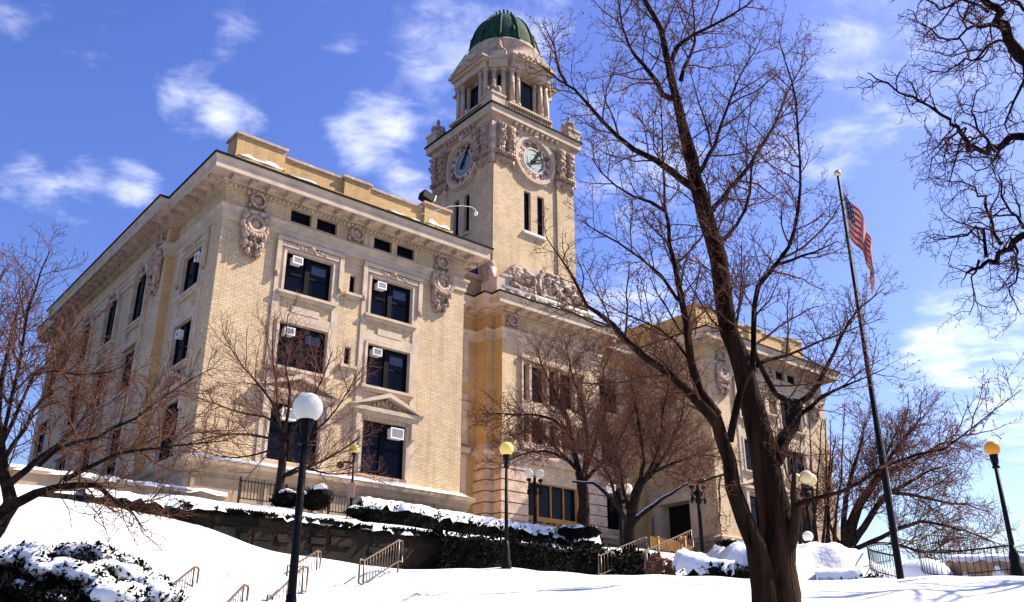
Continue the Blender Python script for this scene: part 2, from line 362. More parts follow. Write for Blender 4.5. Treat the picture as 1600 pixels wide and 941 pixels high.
def terrain():
    st=.22
    xs=np.arange(-27,28.1,st); ys=np.arange(10,57,st)
    X,Y=np.meshgrid(xs,ys); Z=np.empty_like(X)
    for i in range(0,len(ys),40): Z[i:i+40]=H(X[i:i+40],Y[i:i+40])
    # soft wind ripples and old footprints by the steps
    Z+=.03*np.sin(X*1.3+Y*.7+.6*np.sin(Y*.9))+.02*np.sin(X*2.9-Y*1.7)
    for px,py,Yd,n,sp in [(420,925,22.3,110,1.9),(330,938,20.3,60,1.1),(620,905,26,30,.9),(1010,858,42,50,1.6),(560,932,22,45,1.8),(1200,872,33.5,26,1.6),(1310,878,33,22,1.2)]:
        c=at(px,py,Yd)
        for k in range(n):
            x0,y0=c[0]+rngT.normal(0,sp),c[1]+rngT.normal(0,sp*.8); r=rngT.uniform(.1,.24); dp=rngT.uniform(-.2,.16)
            i0,i1=np.searchsorted(ys,[y0-1,y0+1]); j0,j1=np.searchsorted(xs,[x0-1,x0+1])
            q=(X[i0:i1,j0:j1]-x0)**2+(Y[i0:i1,j0:j1]-y0)**2; Z[i0:i1,j0:j1]+=dp*np.exp(-q/r**2)
    m=MB(); ny,nx=X.shape
    m.v=np.stack([X,Y,Z],-1).reshape(-1,3).tolist()
    m.f=[(i*nx+j,i*nx+j+1,(i+1)*nx+j+1,(i+1)*nx+j) for i in range(ny-1) for j in range(nx-1)]
    m.build('snowy_ground',MAT['snow'],smooth=True,kind='structure')
    m=MB(); m.quad([(-3000,-3000,-4),(3000,-3000,-4),(3000,3000,-4),(-3000,3000,-4)]); m.build('far_ground',MAT['dark_ground'],kind='structure')  # unseen plane, made dark so less light bounces onto the hall
    m=MB(); gx=np.concatenate([np.arange(-75,-27,3),[-27.01],np.arange(-24,28,3),[27.9],np.arange(31,80,3)]); gy=np.concatenate([np.arange(-14,10,2),[10.01],np.arange(12,56,4),[56.8],np.arange(60,100,4)])
    X,Y=np.meshgrid(gx,gy); Z=H(X,Y)-.03; n=len(gx); m.v=np.stack([X,Y,Z],-1).reshape(-1,3).tolist()
    for i in range(len(gy)-1):
        for j in range(n-1):
            if not(-27.2<gx[j]<27.8 and 9.9<gy[i]<56): m.f.append((i*n+j,i*n+j+1,(i+1)*n+j+1,(i+1)*n+j))
    m.build('dark_surround',MAT['dark_ground'],kind='structure')  # added out of view: dark ground that limits the snow's bounce light
terrain()
def hz(x,y): return float(H(np.array([x]),np.array([y]))[0])
# ------------------------------------------------------------------ city hall (local axes: x along the facade, y into the building)
rnd=random.Random(7)
BR=empty('city_hall',tuple(C0),math.atan2(UB[1],UB[0]),label='long pale brick city hall with a domed clock tower, above the snowy slope',cat='city hall')
def FRONT(d0): return lambda a,o,z:(a,d0-o,z)
def LEFT(s0): return lambda a,o,z:(s0-o,a,z)
def RIGHT(s0): return lambda a,o,z:(s0+o,a,z)
def part(m,name,mt,parent=None,smooth=False,**k):
    o=None
    for q in pieces(m):
        b=q.build(name,MAT[mt],parent or BR,smooth,**k); o=o or b
    return o
ZB,ZT=6.6,23.1
def wall(T,a0,a1,holes,mt,z0=ZB,z1=ZT,name='wall',dep=.32,zmid=None):
    """wall sheet with openings and their reveals; a hole is (a0,a1,z0,z1[,arch])"""
    A=sorted({a0,a1,*[h[0] for h in holes],*[h[1] for h in holes]}); Z=sorted({z0,z1,*[h[2] for h in holes],*[h[3] for h in holes]})
    m=MB(); r=MB()
    for i in range(len(A)-1):
        for j in range(len(Z)-1):
            ca,cz=(A[i]+A[i+1])/2,(Z[j]+Z[j+1])/2
            if any(h[0]<ca<h[1] and h[2]<cz<h[3] for h in holes): continue
            m.quad([T(A[i],0,Z[j]),T(A[i+1],0,Z[j]),T(A[i+1],0,Z[j+1]),T(A[i],0,Z[j+1])])
    for h in holes:
        b0,b1,c0,c1=h[:4]; arch=len(h)>4 and h[4]
        pts=[(b0,c0),(b1,c0)]
        if arch:
            ar=h[4]; n=12; zc=c1-ar; mid=(b0+b1)/2; hw=(b1-b0)/2
            top=[(mid+hw*math.cos(math.pi*k/n),zc+ar*math.sin(math.pi*k/n)) for k in range(n+1)]
            pts+=top
            for k in range(n):
                (p,q),(p2,q2)=top[k],top[k+1]; m.quad([T(p,0,q),T(p,0,c1),T(p2,0,c1),T(p2,0,q2)])
        else: pts+=[(b1,c1),(b0,c1)]
        for k in range(len(pts)):
            p,q=pts[k],pts[(k+1)%len(pts)]
            r.quad([T(p[0],0,p[1]),T(q[0],0,q[1]),T(q[0],-dep,q[1]),T(p[0],-dep,p[1])])
    o=part(m,name,mt)
    if holes: part(r,'window_reveal','stone',o)
    return o
def window(T,a0,a1,z0,z1,arch=0,style='pair',sill=True,blind=None,dep=.22):
    """window > pane, sill; the window mesh itself is its dark sash"""
    m=MB(); f=.07; o0,o1=-dep-.06,-dep+.04
    zt=z1-arch
    if style=='grid':
        m.box(a0,a0+f,o0,o1,z0,z1,T); m.box(a1-f,a1,o0,o1,z0,z1,T); m.box(a0+f,a1-f,o0,o1,z0,z0+f,T); m.box(a0+f,a1-f,o0,o1,z1-f,z1,T)
    else:
        m.box(a0,a0+.1,o0,o1,z0,z1,T); m.box(a1-.1,a1,o0,o1,z0,z1,T); m.box(a0+.1,a1-.1,o0,o1,z0,z0+.1,T); m.box(a0+.1,a1-.1,o0,o1,z1-.1,z1,T)
        w_=a1-a0; c=(a0+a1)/2
        if style=='pair': m.box(c-.13,c+.13,o0,o1+.04,z0+.1,z1-.1,T)
        zm=z0+(z1-z0)*.52
        for l,h in (((a0+.1,c-.13),(c+.13,a1-.1)) if style=='pair' else ((a0+.1,a1-.1),)):
            m.box(l,h,o0+.01,o1-.01,zm-.045,zm+.045,T)
            if z1-z0>2.5: m.box(l,h,o0+.01,o1-.01,z1-.62,z1-.56,T)
    wn=part(m,'window','sash')
    p=MB(); p.quad([T(a0,-dep-.02,z0),T(a1,-dep-.02,z0),T(a1,-dep-.02,z1),T(a0,-dep-.02,z1)]); part(p,'pane','glass_dark',wn)
    if blind:
        b=MB(); b.box(blind[0],blind[1],-dep-.018,-dep-.008,blind[2],blind[3],T); part(b,'blind','blind',wn)
    if sill:
        s=MB(); s.box(a0-.32,a1+.32,0.004,.24,z0-.14,z0-.003,T); s.box(a0-.22,a1+.22,.004,.15,z0-.28,z0-.143,T); part(s,'sill','stone',wn)
    return wn
mat('blind',(.035,.055,.10),.5,.2,3)
PL=[(0,30),(0,24.4),(-.45,24.4),(-.45,6),(0,6),(0,0),(14.5,0),(14.5,6.3),(20.3,6.3),(20.3,5.2),(20.9,5.2),(20.9,4.4),(29.6,4.4),(29.6,5.2),(30.2,5.2),(30.2,6.3),(36,6.3),(36,0),(50.5,0),(50.5,30)]
def lacc(o,rot,n,rr=rnd): pass
# ---- window schedule
ROWS=[(17.95,20.13),(14.11,16.37),(9.65,12.38)]
def wing_holes(b):
    h=[]
    for a0,a1 in ((3.43,6.05),(8.37,10.97)):
        for z0,z1 in ROWS: h.append((b+a0,b+a1,z0,z1))
    for a0,a1 in ((3.48,4.63),(4.96,6.13),(8.40,9.55),(9.87,11.03)): h.append((b+a0,b+a1,21.83,22.55))
    h.append((b+7.1,b+7.45,18.8,19.87)); h.append((b+7.1,b+7.45,14.9,15.9)); return h
T0=FRONT(0)
def trim_column(T,a0,a1,b=0,brickmat='brick_front',parent=None):
    """stone surround running down a column of three windows, with its brick panels"""
    m=MB(); l,r=a0-.5,a1+.5
    for x0,x1 in ((l,a0-.12),(a1+.12,r)):
        m.box(x0,x1,.003,.06,9.4,20.72,T)
    m.box(a0-.12,a1+.12,.003,.06,20.22,20.72,T)
    for x0,x1 in ((a0-.14,a0),(a1,a1+.14)):
        for z0,z1 in ROWS: m.box(x0,x1,.003,.11,z0+.003,z1,T)
    for z0,z1 in ROWS[:2]: m.box(a0-.14,a1+.14,.003,.11,z1+.003,z1+.14,T)
    m.box(a0-.14,a1+.14,.003,.07,8.9+.5,9.36+.14,T)
    # eared frame on the top window
    for x0,x1 in ((l-.07,l+.17),(r-.17,r+.07)): m.box(x0,x1,.063,.2,18.75,20.6,T)
    m.box(l-.07,r+.07,.063,.24,20.603,20.8,T); m.box(l+.2,r-.2,.12,.17,20.3,20.55,T)
    # stepped hood over the middle window
    c=(a0+a1)/2
    m.box(a0-.12,a1+.12,.003,.05,16.55,16.95,T); m.box(c-.75,c+.75,.003,.07,16.953,17.3,T)
    sur=part(m,'window_surround','stone')
    k=MB()
    for i in range(9): k.ball((c+(i-4)*.19,.16,20.45+.07*math.cos(i*2.)),(.12,.06,.085),7,5,T)
    k.ball((c,.2,20.55),(.17,.1,.16),8,6,T)
    for s_ in (l+.05,r-.05): k.ball((s_,.16,18.75),(.13,.1,.2),7,5,T)
    part(k,'carved_swag','stone_carved',sur,True)
    # pediment over the lowest window
    p=MB(); 
    p.box(l-.3,r+.3,.003,.34,12.78,12.98,T); p.box(l-.1,r+.1,.003,.2,12.55,12.777,T)
    p.prism([(l-.42,12.983),(l-.1,12.983),(c,13.62),(r+.1,12.983),(r+.42,12.983),(c,13.85)],.003,.42,T)
    for s_ in (l+.02,r-.3): p.box(s_,s_+.28,.063,.26,11.7,12.547,T)
    ped=part(p,'window_pediment','stone')
    k=MB()
    for i in range(7): k.ball((c+(i-3)*.24,.1,13.15+.12*(3-abs(i-3))*.9),(.12,.1,.12),7,5,T)
    part(k,'carved_relief','stone_carved',ped,True)
def cartouche(T,a,zc=20.45):
    m=MB(); q=random.Random(int(a*10))
    m.box(a-.62,a+.62,.06,.14,zc-.75,zc+1.1,T)
    m.ring((a,zc+.45),.3,.52,.1,.34,T,20); m.ball((a,.16,zc+.45),(.32,.14,.36),10,8,T)
    for s_ in (-1,1):
        m.ball((a+s_*.55,.26,zc+.85),(.2,.2,.24),8,6,T); m.ball((a+s_*.62,.2,zc+.45),(.15,.16,.3),8,6,T)
        m.ball((a+s_*.5,.22,zc-.1),(.17,.2,.34),8,6,T); m.ball((a+s_*.42,.2,zc-.62),(.13,.17,.32),8,6,T)
        m.ball((a+s_*.3,.2,zc+1.05),(.22,.2,.15),8,6,T); m.ball((a+s_*.24,.18,zc-1.0),(.12,.14,.24),8,6,T)
    for i in range(9):
        t=(i-4)/4; m.ball((a+t*.58,.36-.06*abs(t),zc-.18+.3*t*t),(.13,.13,.14),7,5,T)
    for i in range(26): m.ball((a+q.uniform(-.42,.42),q.uniform(.16,.36),zc+q.uniform(-1.1,.15)),(q.uniform(.05,.12),.1,q.uniform(.06,.15)),6,5,T)
    m.ring((a,zc-.85),.42,.55,.01,.1,T,20,math.pi,2*math.pi)
    part(m,'cartouche','stone_carved',None,True)
def medallion(T,a,zc=22.28):
    m=MB(); m.box(a-.48,a+.48,.003,.1,zc-.2,zc+.44,T); m.ring((a,zc-.03),.3,.43,.1,.26,T,22); m.ball((a,.1,zc-.03),(.3,.07,.3),12,6,T)
    for s_ in (-1,1): m.ball((a+s_*.5,.12,zc+.3),(.12,.12,.16),7,5,T); m.ball((a+s_*.42,.12,zc-.38),(.1,.1,.14),7,5,T)
    for i in range(5): m.ball((a+(i-2)*.2,.14,zc+.46),(.11,.12,.09),6,5,T)
    part(m,'medallion','stone_carved',None,True)
def front_wing(b):
    T=lambda a,o,z:T0(a+b,o,z)
    wall(T0,b,b+14.5,wing_holes(b),'brick_front')
    for a0,a1 in ((3.43,6.05),(8.37,10.97)):
        trim_column(T,a0,a1)
        for i,(z0,z1) in enumerate(ROWS):
            bl=(a1-1.05,a1-.25,z1-.75,z1-.3) if i<2 else None
            window(T,a0,a1,z0,z1,blind=bl,sill=i<2)
    for a0,a1 in ((3.48,4.63),(4.96,6.13),(8.40,9.55),(9.87,11.03)): window(T,a0,a1,21.83,22.55,style='one',sill=False,dep=.24)
    window(T,7.1,7.45,18.8,19.87,style='grid',dep=.24); window(T,7.1,7.45,14.9,15.9,style='grid',dep=.24)
    m=MB()
    for x in (3.2,6.4,8.1,11.3): m.box(x-.04,x+.04,.003,.03,21.6,22.52,T)
    part(m,'frieze_panel','stone')
    for a in (1.58,12.82): cartouche(T,a)
    for a in (1.62,7.25,12.85): medallion(T,a)
front_wing(0); front_wing(36)
# side of the near wing
TL=LEFT(0); TP=LEFT(-.45)
sh=[(1.95,4.25,z0,z1) for z0,z1 in ROWS]
wall(TL,0,6,sh,'brick_side',dep=.24)
PW=[(8.3,10.3),(13.05,15.05),(17.8,19.8)]
ph=[(a0,a1,18.05,21.25,.75) for a0,a1 in PW]+[(a0,a1,14.2,16.5) for a0,a1 in PW]+[(a0,a1,9.65,12.3) for a0,a1 in PW]
wall(TP,6,24.4,ph,'brick_side',dep=.2)
wall(TL,24.4,30,[(26.2,28.4,z0,z1) for z0,z1 in ROWS],'brick_side')
for (d0,) in ((6.,),):
    m=MB(); m.quad([(-.45,d0,ZB),(0,d0,ZB),(0,d0,ZT),(-.45,d0,ZT)]); part(m,'pavilion_return','yellow_front')
m=MB(); m.quad([(-.45,24.4,ZB),(0,24.4,ZB),(0,24.4,ZT),(-.45,24.4,ZT)]); m.quad([(0,30,ZB),(50.5,30,ZB),(50.5,30,ZT),(0,30,ZT)]); part(m,'rear_wall','brick_front')
for T,ls in ((TL,[(1.95,4.25)]),(TL,[(26.2,28.4)])):
    for a0,a1 in ls:
        trim_column(T,a0,a1)
        for i,(z0,z1) in enumerate(ROWS): window(T,a0,a1,z0,z1,sill=i<2,dep=.13)
for a0,a1 in PW:
    m=MB(); c=(a0+a1)/2
    for x0,x1 in ((a0-.3,a0),(a1,a1+.3)): m.box(x0,x1,.003,.16,9.3,20.5,TP)
    for k in range(10):
        t0,t1=math.pi*k/10,math.pi*(k+1)/10; hw=(a1-a0)/2; zc=20.5
        m.prism([(c+hw*math.cos(t0),zc+.75*math.sin(t0)),(c+(hw+.3)*math.cos(t0),zc+1.0*math.sin(t0)),(c+(hw+.3)*math.cos(t1),zc+1.0*math.sin(t1)),(c+hw*math.cos(t1),zc+.75*math.sin(t1))],.003,.2,TP)
    m.box(c-.2,c+.2,.2,.34,21.0,21.58,TP)
    for z in (16.6,12.4): m.box(a0-.3,a1+.3,.162,.26,z,z+.35,TP)
    part(m,'window_surround','stone_weathered')
    window(TP,a0,a1,18.05,21.25,arch=.75,dep=.09); window(TP,a0,a1,14.2,16.5,dep=.09); window(TP,a0,a1,9.65,12.3,dep=.09)
cartouche(TP,7.05,20.3); medallion(TP,7.05); cartouche(TP,23.4,20.3); medallion(TP,23.4)
# inner walls, recessed bays, middle pavilion
m=MB(); T=RIGHT(14.5); m.quad([T(0,0,ZB),T(6.3,0,ZB),T(6.3,0,ZT),T(0,0,ZT)]); T=RIGHT(50.5); m.quad([T(0,0,ZB),T(30,0,ZB),T(30,0,ZT),T(0,0,ZT)]); part(m,'end_wall','brick_side')
for a in (1.3,): cartouche(RIGHT(14.5),a); cartouche(RIGHT(50.5),a)
TB=FRONT(6.3)
for b0,b1,w0 in ((14.5,20.3,17.1),(30.2,36,31.35)):
    hs=[(w0,w0+2.05,18.3,21.0),(w0,w0+2.05,14.3,16.9),(w0,w0+2.05,10.0,13.0)]
    wall(TB,b0,b1,hs,'yellow_front')
    m=MB()
    for x0,x1 in ((w0-.4,w0),(w0+2.05,w0+2.45)):
        for h in hs: m.box(x0,x1,.003,.1,h[2]-.3,h[3]+.35,TB)
    for h in hs: m.box(w0,w0+2.05,.003,.1,h[3],h[3]+.35,TB)
    m.box(w0-.5,w0+2.55,.103,.4,13.4,13.7,TB)
    part(m,'window_surround','stone')
    for h in hs: window(TB,*h[:4])
m=MB()
for T,a0,a1 in ((LEFT(20.3),5.2,6.3),(LEFT(20.9),4.4,5.2),(RIGHT(29.6),4.4,5.2),(RIGHT(30.2),5.2,6.3)): m.quad([T(a0,0,ZB),T(a1,0,ZB),T(a1,0,ZT),T(a0,0,ZT)])
part(m,'pavilion_return','yellow_side')
m=MB()
for a0,a1 in ((20.3,20.9),(29.6,30.2)): T=FRONT(5.2); m.quad([T(a0,0,ZB),T(a1,0,ZB),T(a1,0,ZT),T(a0,0,ZT)])
part(m,'pavilion_return','yellow_front')
TPF=FRONT(4.4)
PWN=[(22.6,23.1),(23.35,24.55),(24.9,25.6),(25.95,27.15),(27.4,27.9)]
hs=[(a,b,17.1,19.6) for a,b in PWN]+[(a,b,14.35,15.8) for a,b in PWN]+[(23.0,27.5,7.0,11.9)]
wall(TPF,20.9,29.6,hs,'brick_front',dep=.5)
m=MB(); m.box(22.4,28.1,.003,.3,13.85,14.2,TPF); m.box(22.4,28.1,.003,.12,16.0,16.9,TPF); m.box(22.4,28.1,.003,.2,19.75,20.1,TPF)
for a,b in ((22.45,22.58),(27.92,28.05)): m.box(a,b,.003,.15,14.203,19.747,TPF)
for a in (24.72,25.77,23.22,27.27): m.box(a-.1,a+.1,.003,.1,17.0,19.7,TPF)
part(m,'window_surround','stone_weathered')
for h in hs[:-1]: window(TPF,*h[:4],style='one',sill=False,dep=.36)
m=MB()
for a in (22.995,24.1,25.2,26.3,27.4): m.box(a,a+.06,-.45,-.33,7,11.9,TPF)
m.box(23.06,27.4,-.45,-.33,9.55,9.85,TPF); m.box(23.06,27.4,-.44,-.34,8.3,8.5,TPF)
for a in (23.5,24.5,25.6,26.7): m.box(a,a+.3,-.44,-.35,8.5,9.55,TPF)
en=part(m,'entrance_screen','orange'); p=MB(); p.quad([TPF(23,-.46,7),TPF(27.5,-.46,7),TPF(27.5,-.46,11.9),TPF(23,-.46,11.9)]); part(p,'pane','glass_dark',en)
for a in (21.7,28.8): medallion(TPF,a,22.3)
m=MB()                                                     # rusticated ground floor of the pavilion
def rust(T,a0,a1,gap=None):
    z=7.0; 
    while z<12.9:
        for x0,x1 in ([(a0,a1)] if not gap else [(a0,gap[0]),(gap[1],a1)]):
            m.box(x0,x1,.003,.16,z,z+.60,T)
        z+=.68
rust(FRONT(4.4),20.74,29.76,(22.9,27.6)); rust(LEFT(20.9),4.4,5.04); rust(FRONT(5.2),20.14,20.74); rust(LEFT(20.3),5.2,6.29)
rust(FRONT(5.2),29.76,30.36); rust(RIGHT(29.6),4.4,5.04); rust(RIGHT(30.2),5.2,6.29)
part(m,'rusticated_base','stone_weathered')
m=MB(); m.sweep([(20.3,6.29),(20.3,5.2),(20.9,5.2),(20.9,4.4),(29.6,4.4),(29.6,5.2),(30.2,5.2),(30.2,6.29)],[(0,13.0),(.2,13.0),(.25,13.25),(.42,13.35),(.42,13.55),(.18,13.6),(.14,13.95),(0,13.95)]); part(m,'belt_course','stone_weathered')
# entrance in the inner side of the far wing
TI=LEFT(36)
wall(TI,0,6.3,[(2.3,5.1,6.8,11.9),(5.65,6.0,9.2,11.2)],'brick_side',dep=.9)
m=MB(); m.quad([TI(2.3,-.9,6.8),TI(5.1,-.9,6.8),TI(5.1,-.9,11.9),TI(2.3,-.9,11.9)]); m.quad([TI(5.65,-.6,9.2),TI(6.0,-.6,9.2),TI(6,-.6,11.2),TI(5.65,-.6,11.2)]); part(m,'doorway','void')
m=MB()
for a in (1.75,5.103): m.box(a,a+.54,.003,.18,6.8,11.9,TI)
m.box(1.6,5.8,.003,.3,11.903,12.5,TI); part(m,'door_surround','stone')
# bands swept round the whole building
m=MB(); m.sweep(PL,[(0,20.9),(.09,20.9),(.09,21.2),(.13,21.2),(.13,21.42),(.24,21.48),(.24,21.6),(0,21.62)]); part(m,'architrave_band','stone')
m=MB(); m.sweep(PL,[(0,22.55),(.12,22.55),(.12,22.68),(.2,22.68),(.2,22.78),(.3,22.82),(.34,22.98),(.98,22.98),(.98,22.88),(1.05,22.88),(1.05,23.30),(1.10,23.36),(1.16,23.5),(0,23.52)]); 
def along(step,fn,skip=.3):
    for i in range(len(PL)-1):
        a,b=np.array(PL[i],float),np.array(PL[i+1],float); Ln=np.linalg.norm(b-a)
        if Ln<1.5 or (i==len(PL)-2): continue
        t=(b-a)/Ln; nrm=np.array([t[1],-t[0]]); k=max(1,round((Ln-2*skip)/step))
        for j in range(k+1):
            q=a+t*(skip+(Ln-2*skip)*j/k); fn(lambda x,o,z,q=q,t=t,nrm=nrm:(q[0]+t[0]*x+nrm[0]*o,q[1]+t[1]*x+nrm[1]*o,z))
cor=part(m,'cornice','stone')
m=MB(); along(.235,lambda T:m.box(-.07,.07,.125,.27,22.56,22.675,T),.12); part(m,'dentil_course','stone',cor)
m=MB()
def modi(T):
    m.box(-.15,.15,.345,.88,22.70,22.975,T); m.box(-.19,.19,.345,.93,22.92,22.977,T)
along(.93,modi,.1); part(m,'modillion_course','stone_weathered',cor)
m=MB(); m.sweep(PL,[(1.165,23.5),(1.2,23.5),(1.2,23.62),(.9,23.62),(.9,23.52)]); part(m,'gutter','gutter',cor)
m=MB(); m.sweep(PL,[(0,9.36),(.1,9.36),(.45,9.18),(.6,9.12),(.6,8.92),(.42,8.82),(.34,8.6),(.26,8.6),(.26,6.6)]); wt=part(m,'base_course','stone_base')
m=MB(); m.sweep([PL[5],PL[6]],[(.02,9.37),(.1,9.40),(.5,9.24),(.61,9.18),(.61,9.125),(.44,9.19),(.1,9.363)]); part(m,'snow','snow_soft',wt,True)
m=MB()
for b in (0,36):
    for x0,x1 in ((.3,3.3),(3.7,6.3),(6.7,9.3),(9.7,12.6),(13,14.2)): 
        T=FRONT(0)
        m.box(b+x0,b+x1,.262,.3,8.35,8.42,T); m.box(b+x0,b+x1,.262,.3,7.3,7.36,T); m.box(b+x0-.3,b+x0-.12,.262,.36,6.7,8.58,T)
part(m,'base_panel','stone_base')
# roofs, parapets
m=MB()
for a,b,c,d in ((-.9,15.3,-.9,30.5),(35.1,51.4,-.9,30.5),(15.3,35.1,5.4,30.5),(20,30.5,3.6,5.4)): m.box(a,b,c,d,23.53,23.60)
part(m,'roof','gutter')
m=MB()
def par(b):
    B=lambda *q:m.box(b+q[0],b+q[1],q[2],q[3],q[4],q[5])
    B(.6,3.3,1.0,2.2,23.6,26.3); B(3.3,6.9,1.18,2.0,23.6,25.98); B(6.9,8.55,1.0,2.2,23.6,26.07); B(8.55,12.25,1.18,2.0,23.6,26.0); B(12.25,14.1,1.0,2.2,23.6,26.3)
m.box(.6,3.3,.7,.998,23.6,24.96); m.box(3.303,12.247,.9,1.178,23.6,24.96); m.box(12.25,14.1,.7,.998,23.6,24.96); par(0); par(36); part(m,'parapet','yellow_front')
m=MB()
for b in (0,36):
    for d0,d1,z,o in ((2.2,5.6,25.98,.18),(5.6,8.4,26.3,0),(8.4,22,25.98,.18),(22,24.5,26.3,0)): m.box(b+.6+o,b+1.6,d0,d1,23.6,z)
    m.box(b+12.9,b+13.9,2.2,24,23.6,26)
m.box(16,20.9,8,8.6,23.6,24.6)
pr=part(m,'parapet','yellow_side')
m=MB()
for b in (0,36):
    for q in ((.5,3.4,.9,2.3,26.303),(3.4,6.8,1.08,2.1,25.983),(6.8,8.65,.9,2.3,26.073),(8.65,12.15,1.08,2.1,26.003),(12.15,14.2,.9,2.3,26.303)): m.box(b+q[0],b+q[1],q[2],q[3],q[4],q[4]+.13)
part(m,'coping','stone_weathered',pr)
m=MB()                                                     # snow lying on the cornice against the parapet
def lump(x0,x1,d0,d1,z0,h,n=14,flat=False):
    r0=len(m.v)
    for i in range(n+1):
        t=i/n; x=x0+(x1-x0)*t; e=math.sin(math.pi*t)**.5; k=h*e*(1+.35*math.sin(x*3.1)+.2*math.sin(x*7.7)); dd=d0+.12*math.sin(x*2.2)+.08*math.sin(x*5)
        if flat: dd=d0-.05+.02*math.sin(x*5); k=h*min(1,5*t,5*(1-t))*(.8+.25*math.sin(x*2.7)+.12*math.sin(x*6.1))
        for d,z in ((dd,z0),(dd+.08,z0+k*.55+.01),((dd+d1)/2,z0+k*.85+.01),(d1,z0+k+.01)): m.v.append((x,d,z))
    for i in range(n):
        for j in range(3): q=r0+i*4+j; m.f.append((q,q+4,q+5,q+1))
for b in (0,36):
    lump(b+.4,3.6+b,-.1,1.02,23.62,.42); lump(b+3.6,7+b,.1,1.2,23.62,.3); lump(b+8.4,12.3+b,-.2,1.2,23.62,.32); lump(b+12.2,14.5+b,-.3,1.02,23.62,.55); lump(b+12.2,15.2+b,-.9,-.2,23.62,.12)
lump(.62,3.25,.72,1.0,24.95,.36,24,True); lump(3.35,5.4,.92,1.18,24.95,.2,20,True); lump(12.3,14.05,.72,1.0,24.95,.42,20,True); lump(9.6,12.2,.92,1.18,24.95,.16,20,True); lump(21,29.5,3.5,4.6,23.62,.35,30); lump(17,20.5,5.6,7,23.62,.3)
part(m,'snow','snow_soft',None,True)
# link block with its small window left of the tower
TK=FRONT(7.0)
wall(TK,15.6,21.3,[(19.75,20.95,26.1,27.5)],'yellow_front',23.6,28.2,name='link_wall'); window(TK,19.75,20.95,26.1,27.5,style='one',sill=True,blind=(20.0,20.85,26.3,27.2))
m=MB(); m.box(15.5,21.3,6.8,13,28.2,28.35); m.quad([(15.6,7,23.6),(15.6,13,23.6),(15.6,13,28.2),(15.6,7,28.2)]); part(m,'link_roof','stone')
# ------------------------------------------------------------------ clock tower
TS,TD=25.25,9.75; hs_,hd=3.95,3.65
s0,s1,d0_,d1_=TS-hs_,TS+hs_,TD-hd,TD+hd
TF,TLt,TR_,TBk=FRONT(d0_),LEFT(s0),RIGHT(s1),(lambda a,o,z:(a,d1_+o,z))
sl=[(24.27,24.93,30.4,33.75),(25.56,26.24,30.4,33.75)]
wall(TF,s0,s1,sl,'brick_front',23.6,39.1,'tower_wall',.35)
sl2=[(TD-.98,TD-.32,30.4,33.6),(TD+.32,TD+.98,30.4,33.6)]
wall(TLt,d0_,d1_,sl2,'brick_side',23.6,39.1,'tower_wall',.35)
m=MB(); m.quad([TR_(d0_,0,23.6),TR_(d1_,0,23.6),TR_(d1_,0,39.1),TR_(d0_,0,39.1)]); part(m,'tower_wall','brick_side')
m=MB(); m.quad([TBk(s0,0,23.6),TBk(s1,0,23.6),TBk(s1,0,39.1),TBk(s0,0,39.1)]); part(m,'tower_wall','brick_front')
for T,ss in ((TF,sl),(TLt,sl2)):
    for h in ss: window(T,*h,style='grid',sill=False,dep=.28)
    m=MB(); m.box(ss[0][0]-.12,ss[1][1]+.12,.003,.2,30.2,30.38,T); 
    part(m,'sill','snow_soft' if T is TF else 'stone')
    m=MB(); k=.0
    part_=m
for T,a0,a1,mt in ((TF,s0,s1,'brick_front'),(TLt,d0_,d1_,'brick_side')):
    m=MB()
    for x0,x1 in ((a0-.0,a0+1.75),(a1-1.75,a1)): m.box(x0,x1,.003,.13,25.5,38.5,T)
    part(m,'corner_pier',mt)
RC=[(s0,d0_),(s1,d0_),(s1,d1_),(s0,d1_)]
m=MB(); m.sweep(RC,[(0,38.3),(.14,38.3),(.14,38.5),(.2,38.55),(.2,38.9),(.28,39.0),(.5,39.02),(.5,39.0),(.54,39.0),(.54,39.45),(.6,39.52),(.62,39.64),(0,39.66)],True); tc_=part(m,'tower_cornice','stone')
m=MB(); m.sweep(RC,[(.623,39.55),(.66,39.56),(.66,39.72),(.2,39.74),(.2,39.665)],True); part(m,'gutter','gutter',tc_)
m=MB()
for T,a0,a1 in ((TF,s0,s1),(TLt,d0_,d1_),(TR_,d0_,d1_)):
    n=9
    for i in range(n): a=a0+1.9+(a1-a0-3.8)*i/(n-1); m.box(a-.13,a+.13,.203,.34,38.56,38.9,T); m.box(a-.1,a+.1,.34,.48,38.75,38.99,T)
part(m,'dentil_course','stone_weathered',tc_)
mat('void_soft',(.02,.017,.016),.9,.2)
def bracket(T,a,seed):
    """pair of carved consoles with a scalloped apron"""
    m=MB(); q=random.Random(seed)
    for c in (a-.46,a+.46):
        m.box(c-.33,c+.33,.133,.4,36.3,38.3,T); m.box(c-.37,c+.37,.2,.52,38.0,38.297,T)
        for z,r,o in ((38.0,.34,.45),(37.55,.28,.48),(37.1,.31,.45),(36.65,.25,.44),(36.3,.22,.36)): m.ball((c,o,z),(.36,r*.75,r),8,6,T)
        for i in range(3): m.box(c-.26+.2*i,c-.14+.2*i,.3,.48,35.75,36.5,T)
        for k in range(10): m.ball((c+q.uniform(-.34,.34),q.uniform(.45,.68),q.uniform(36.4,38.1)),(.1,.1,.13),6,5,T)
    m.box(a-.98,a+.98,.133,.42,35.75,36.05,T); m.box(a-.92,a+.92,.133,.5,35.9,36.0,T)
    pts=[(a-.9,35.747)]+[(a-.9+1.8*k/16,35.3-.42*abs(math.cos(math.pi*k/8))**.6*(1 if k in (0,16) or k==8 else .8)) for k in range(17)]+[(a+.9,35.747)]
    m.prism(pts,.133,.24,T)
    part(m,'console_bracket','stone_carved',None,True)
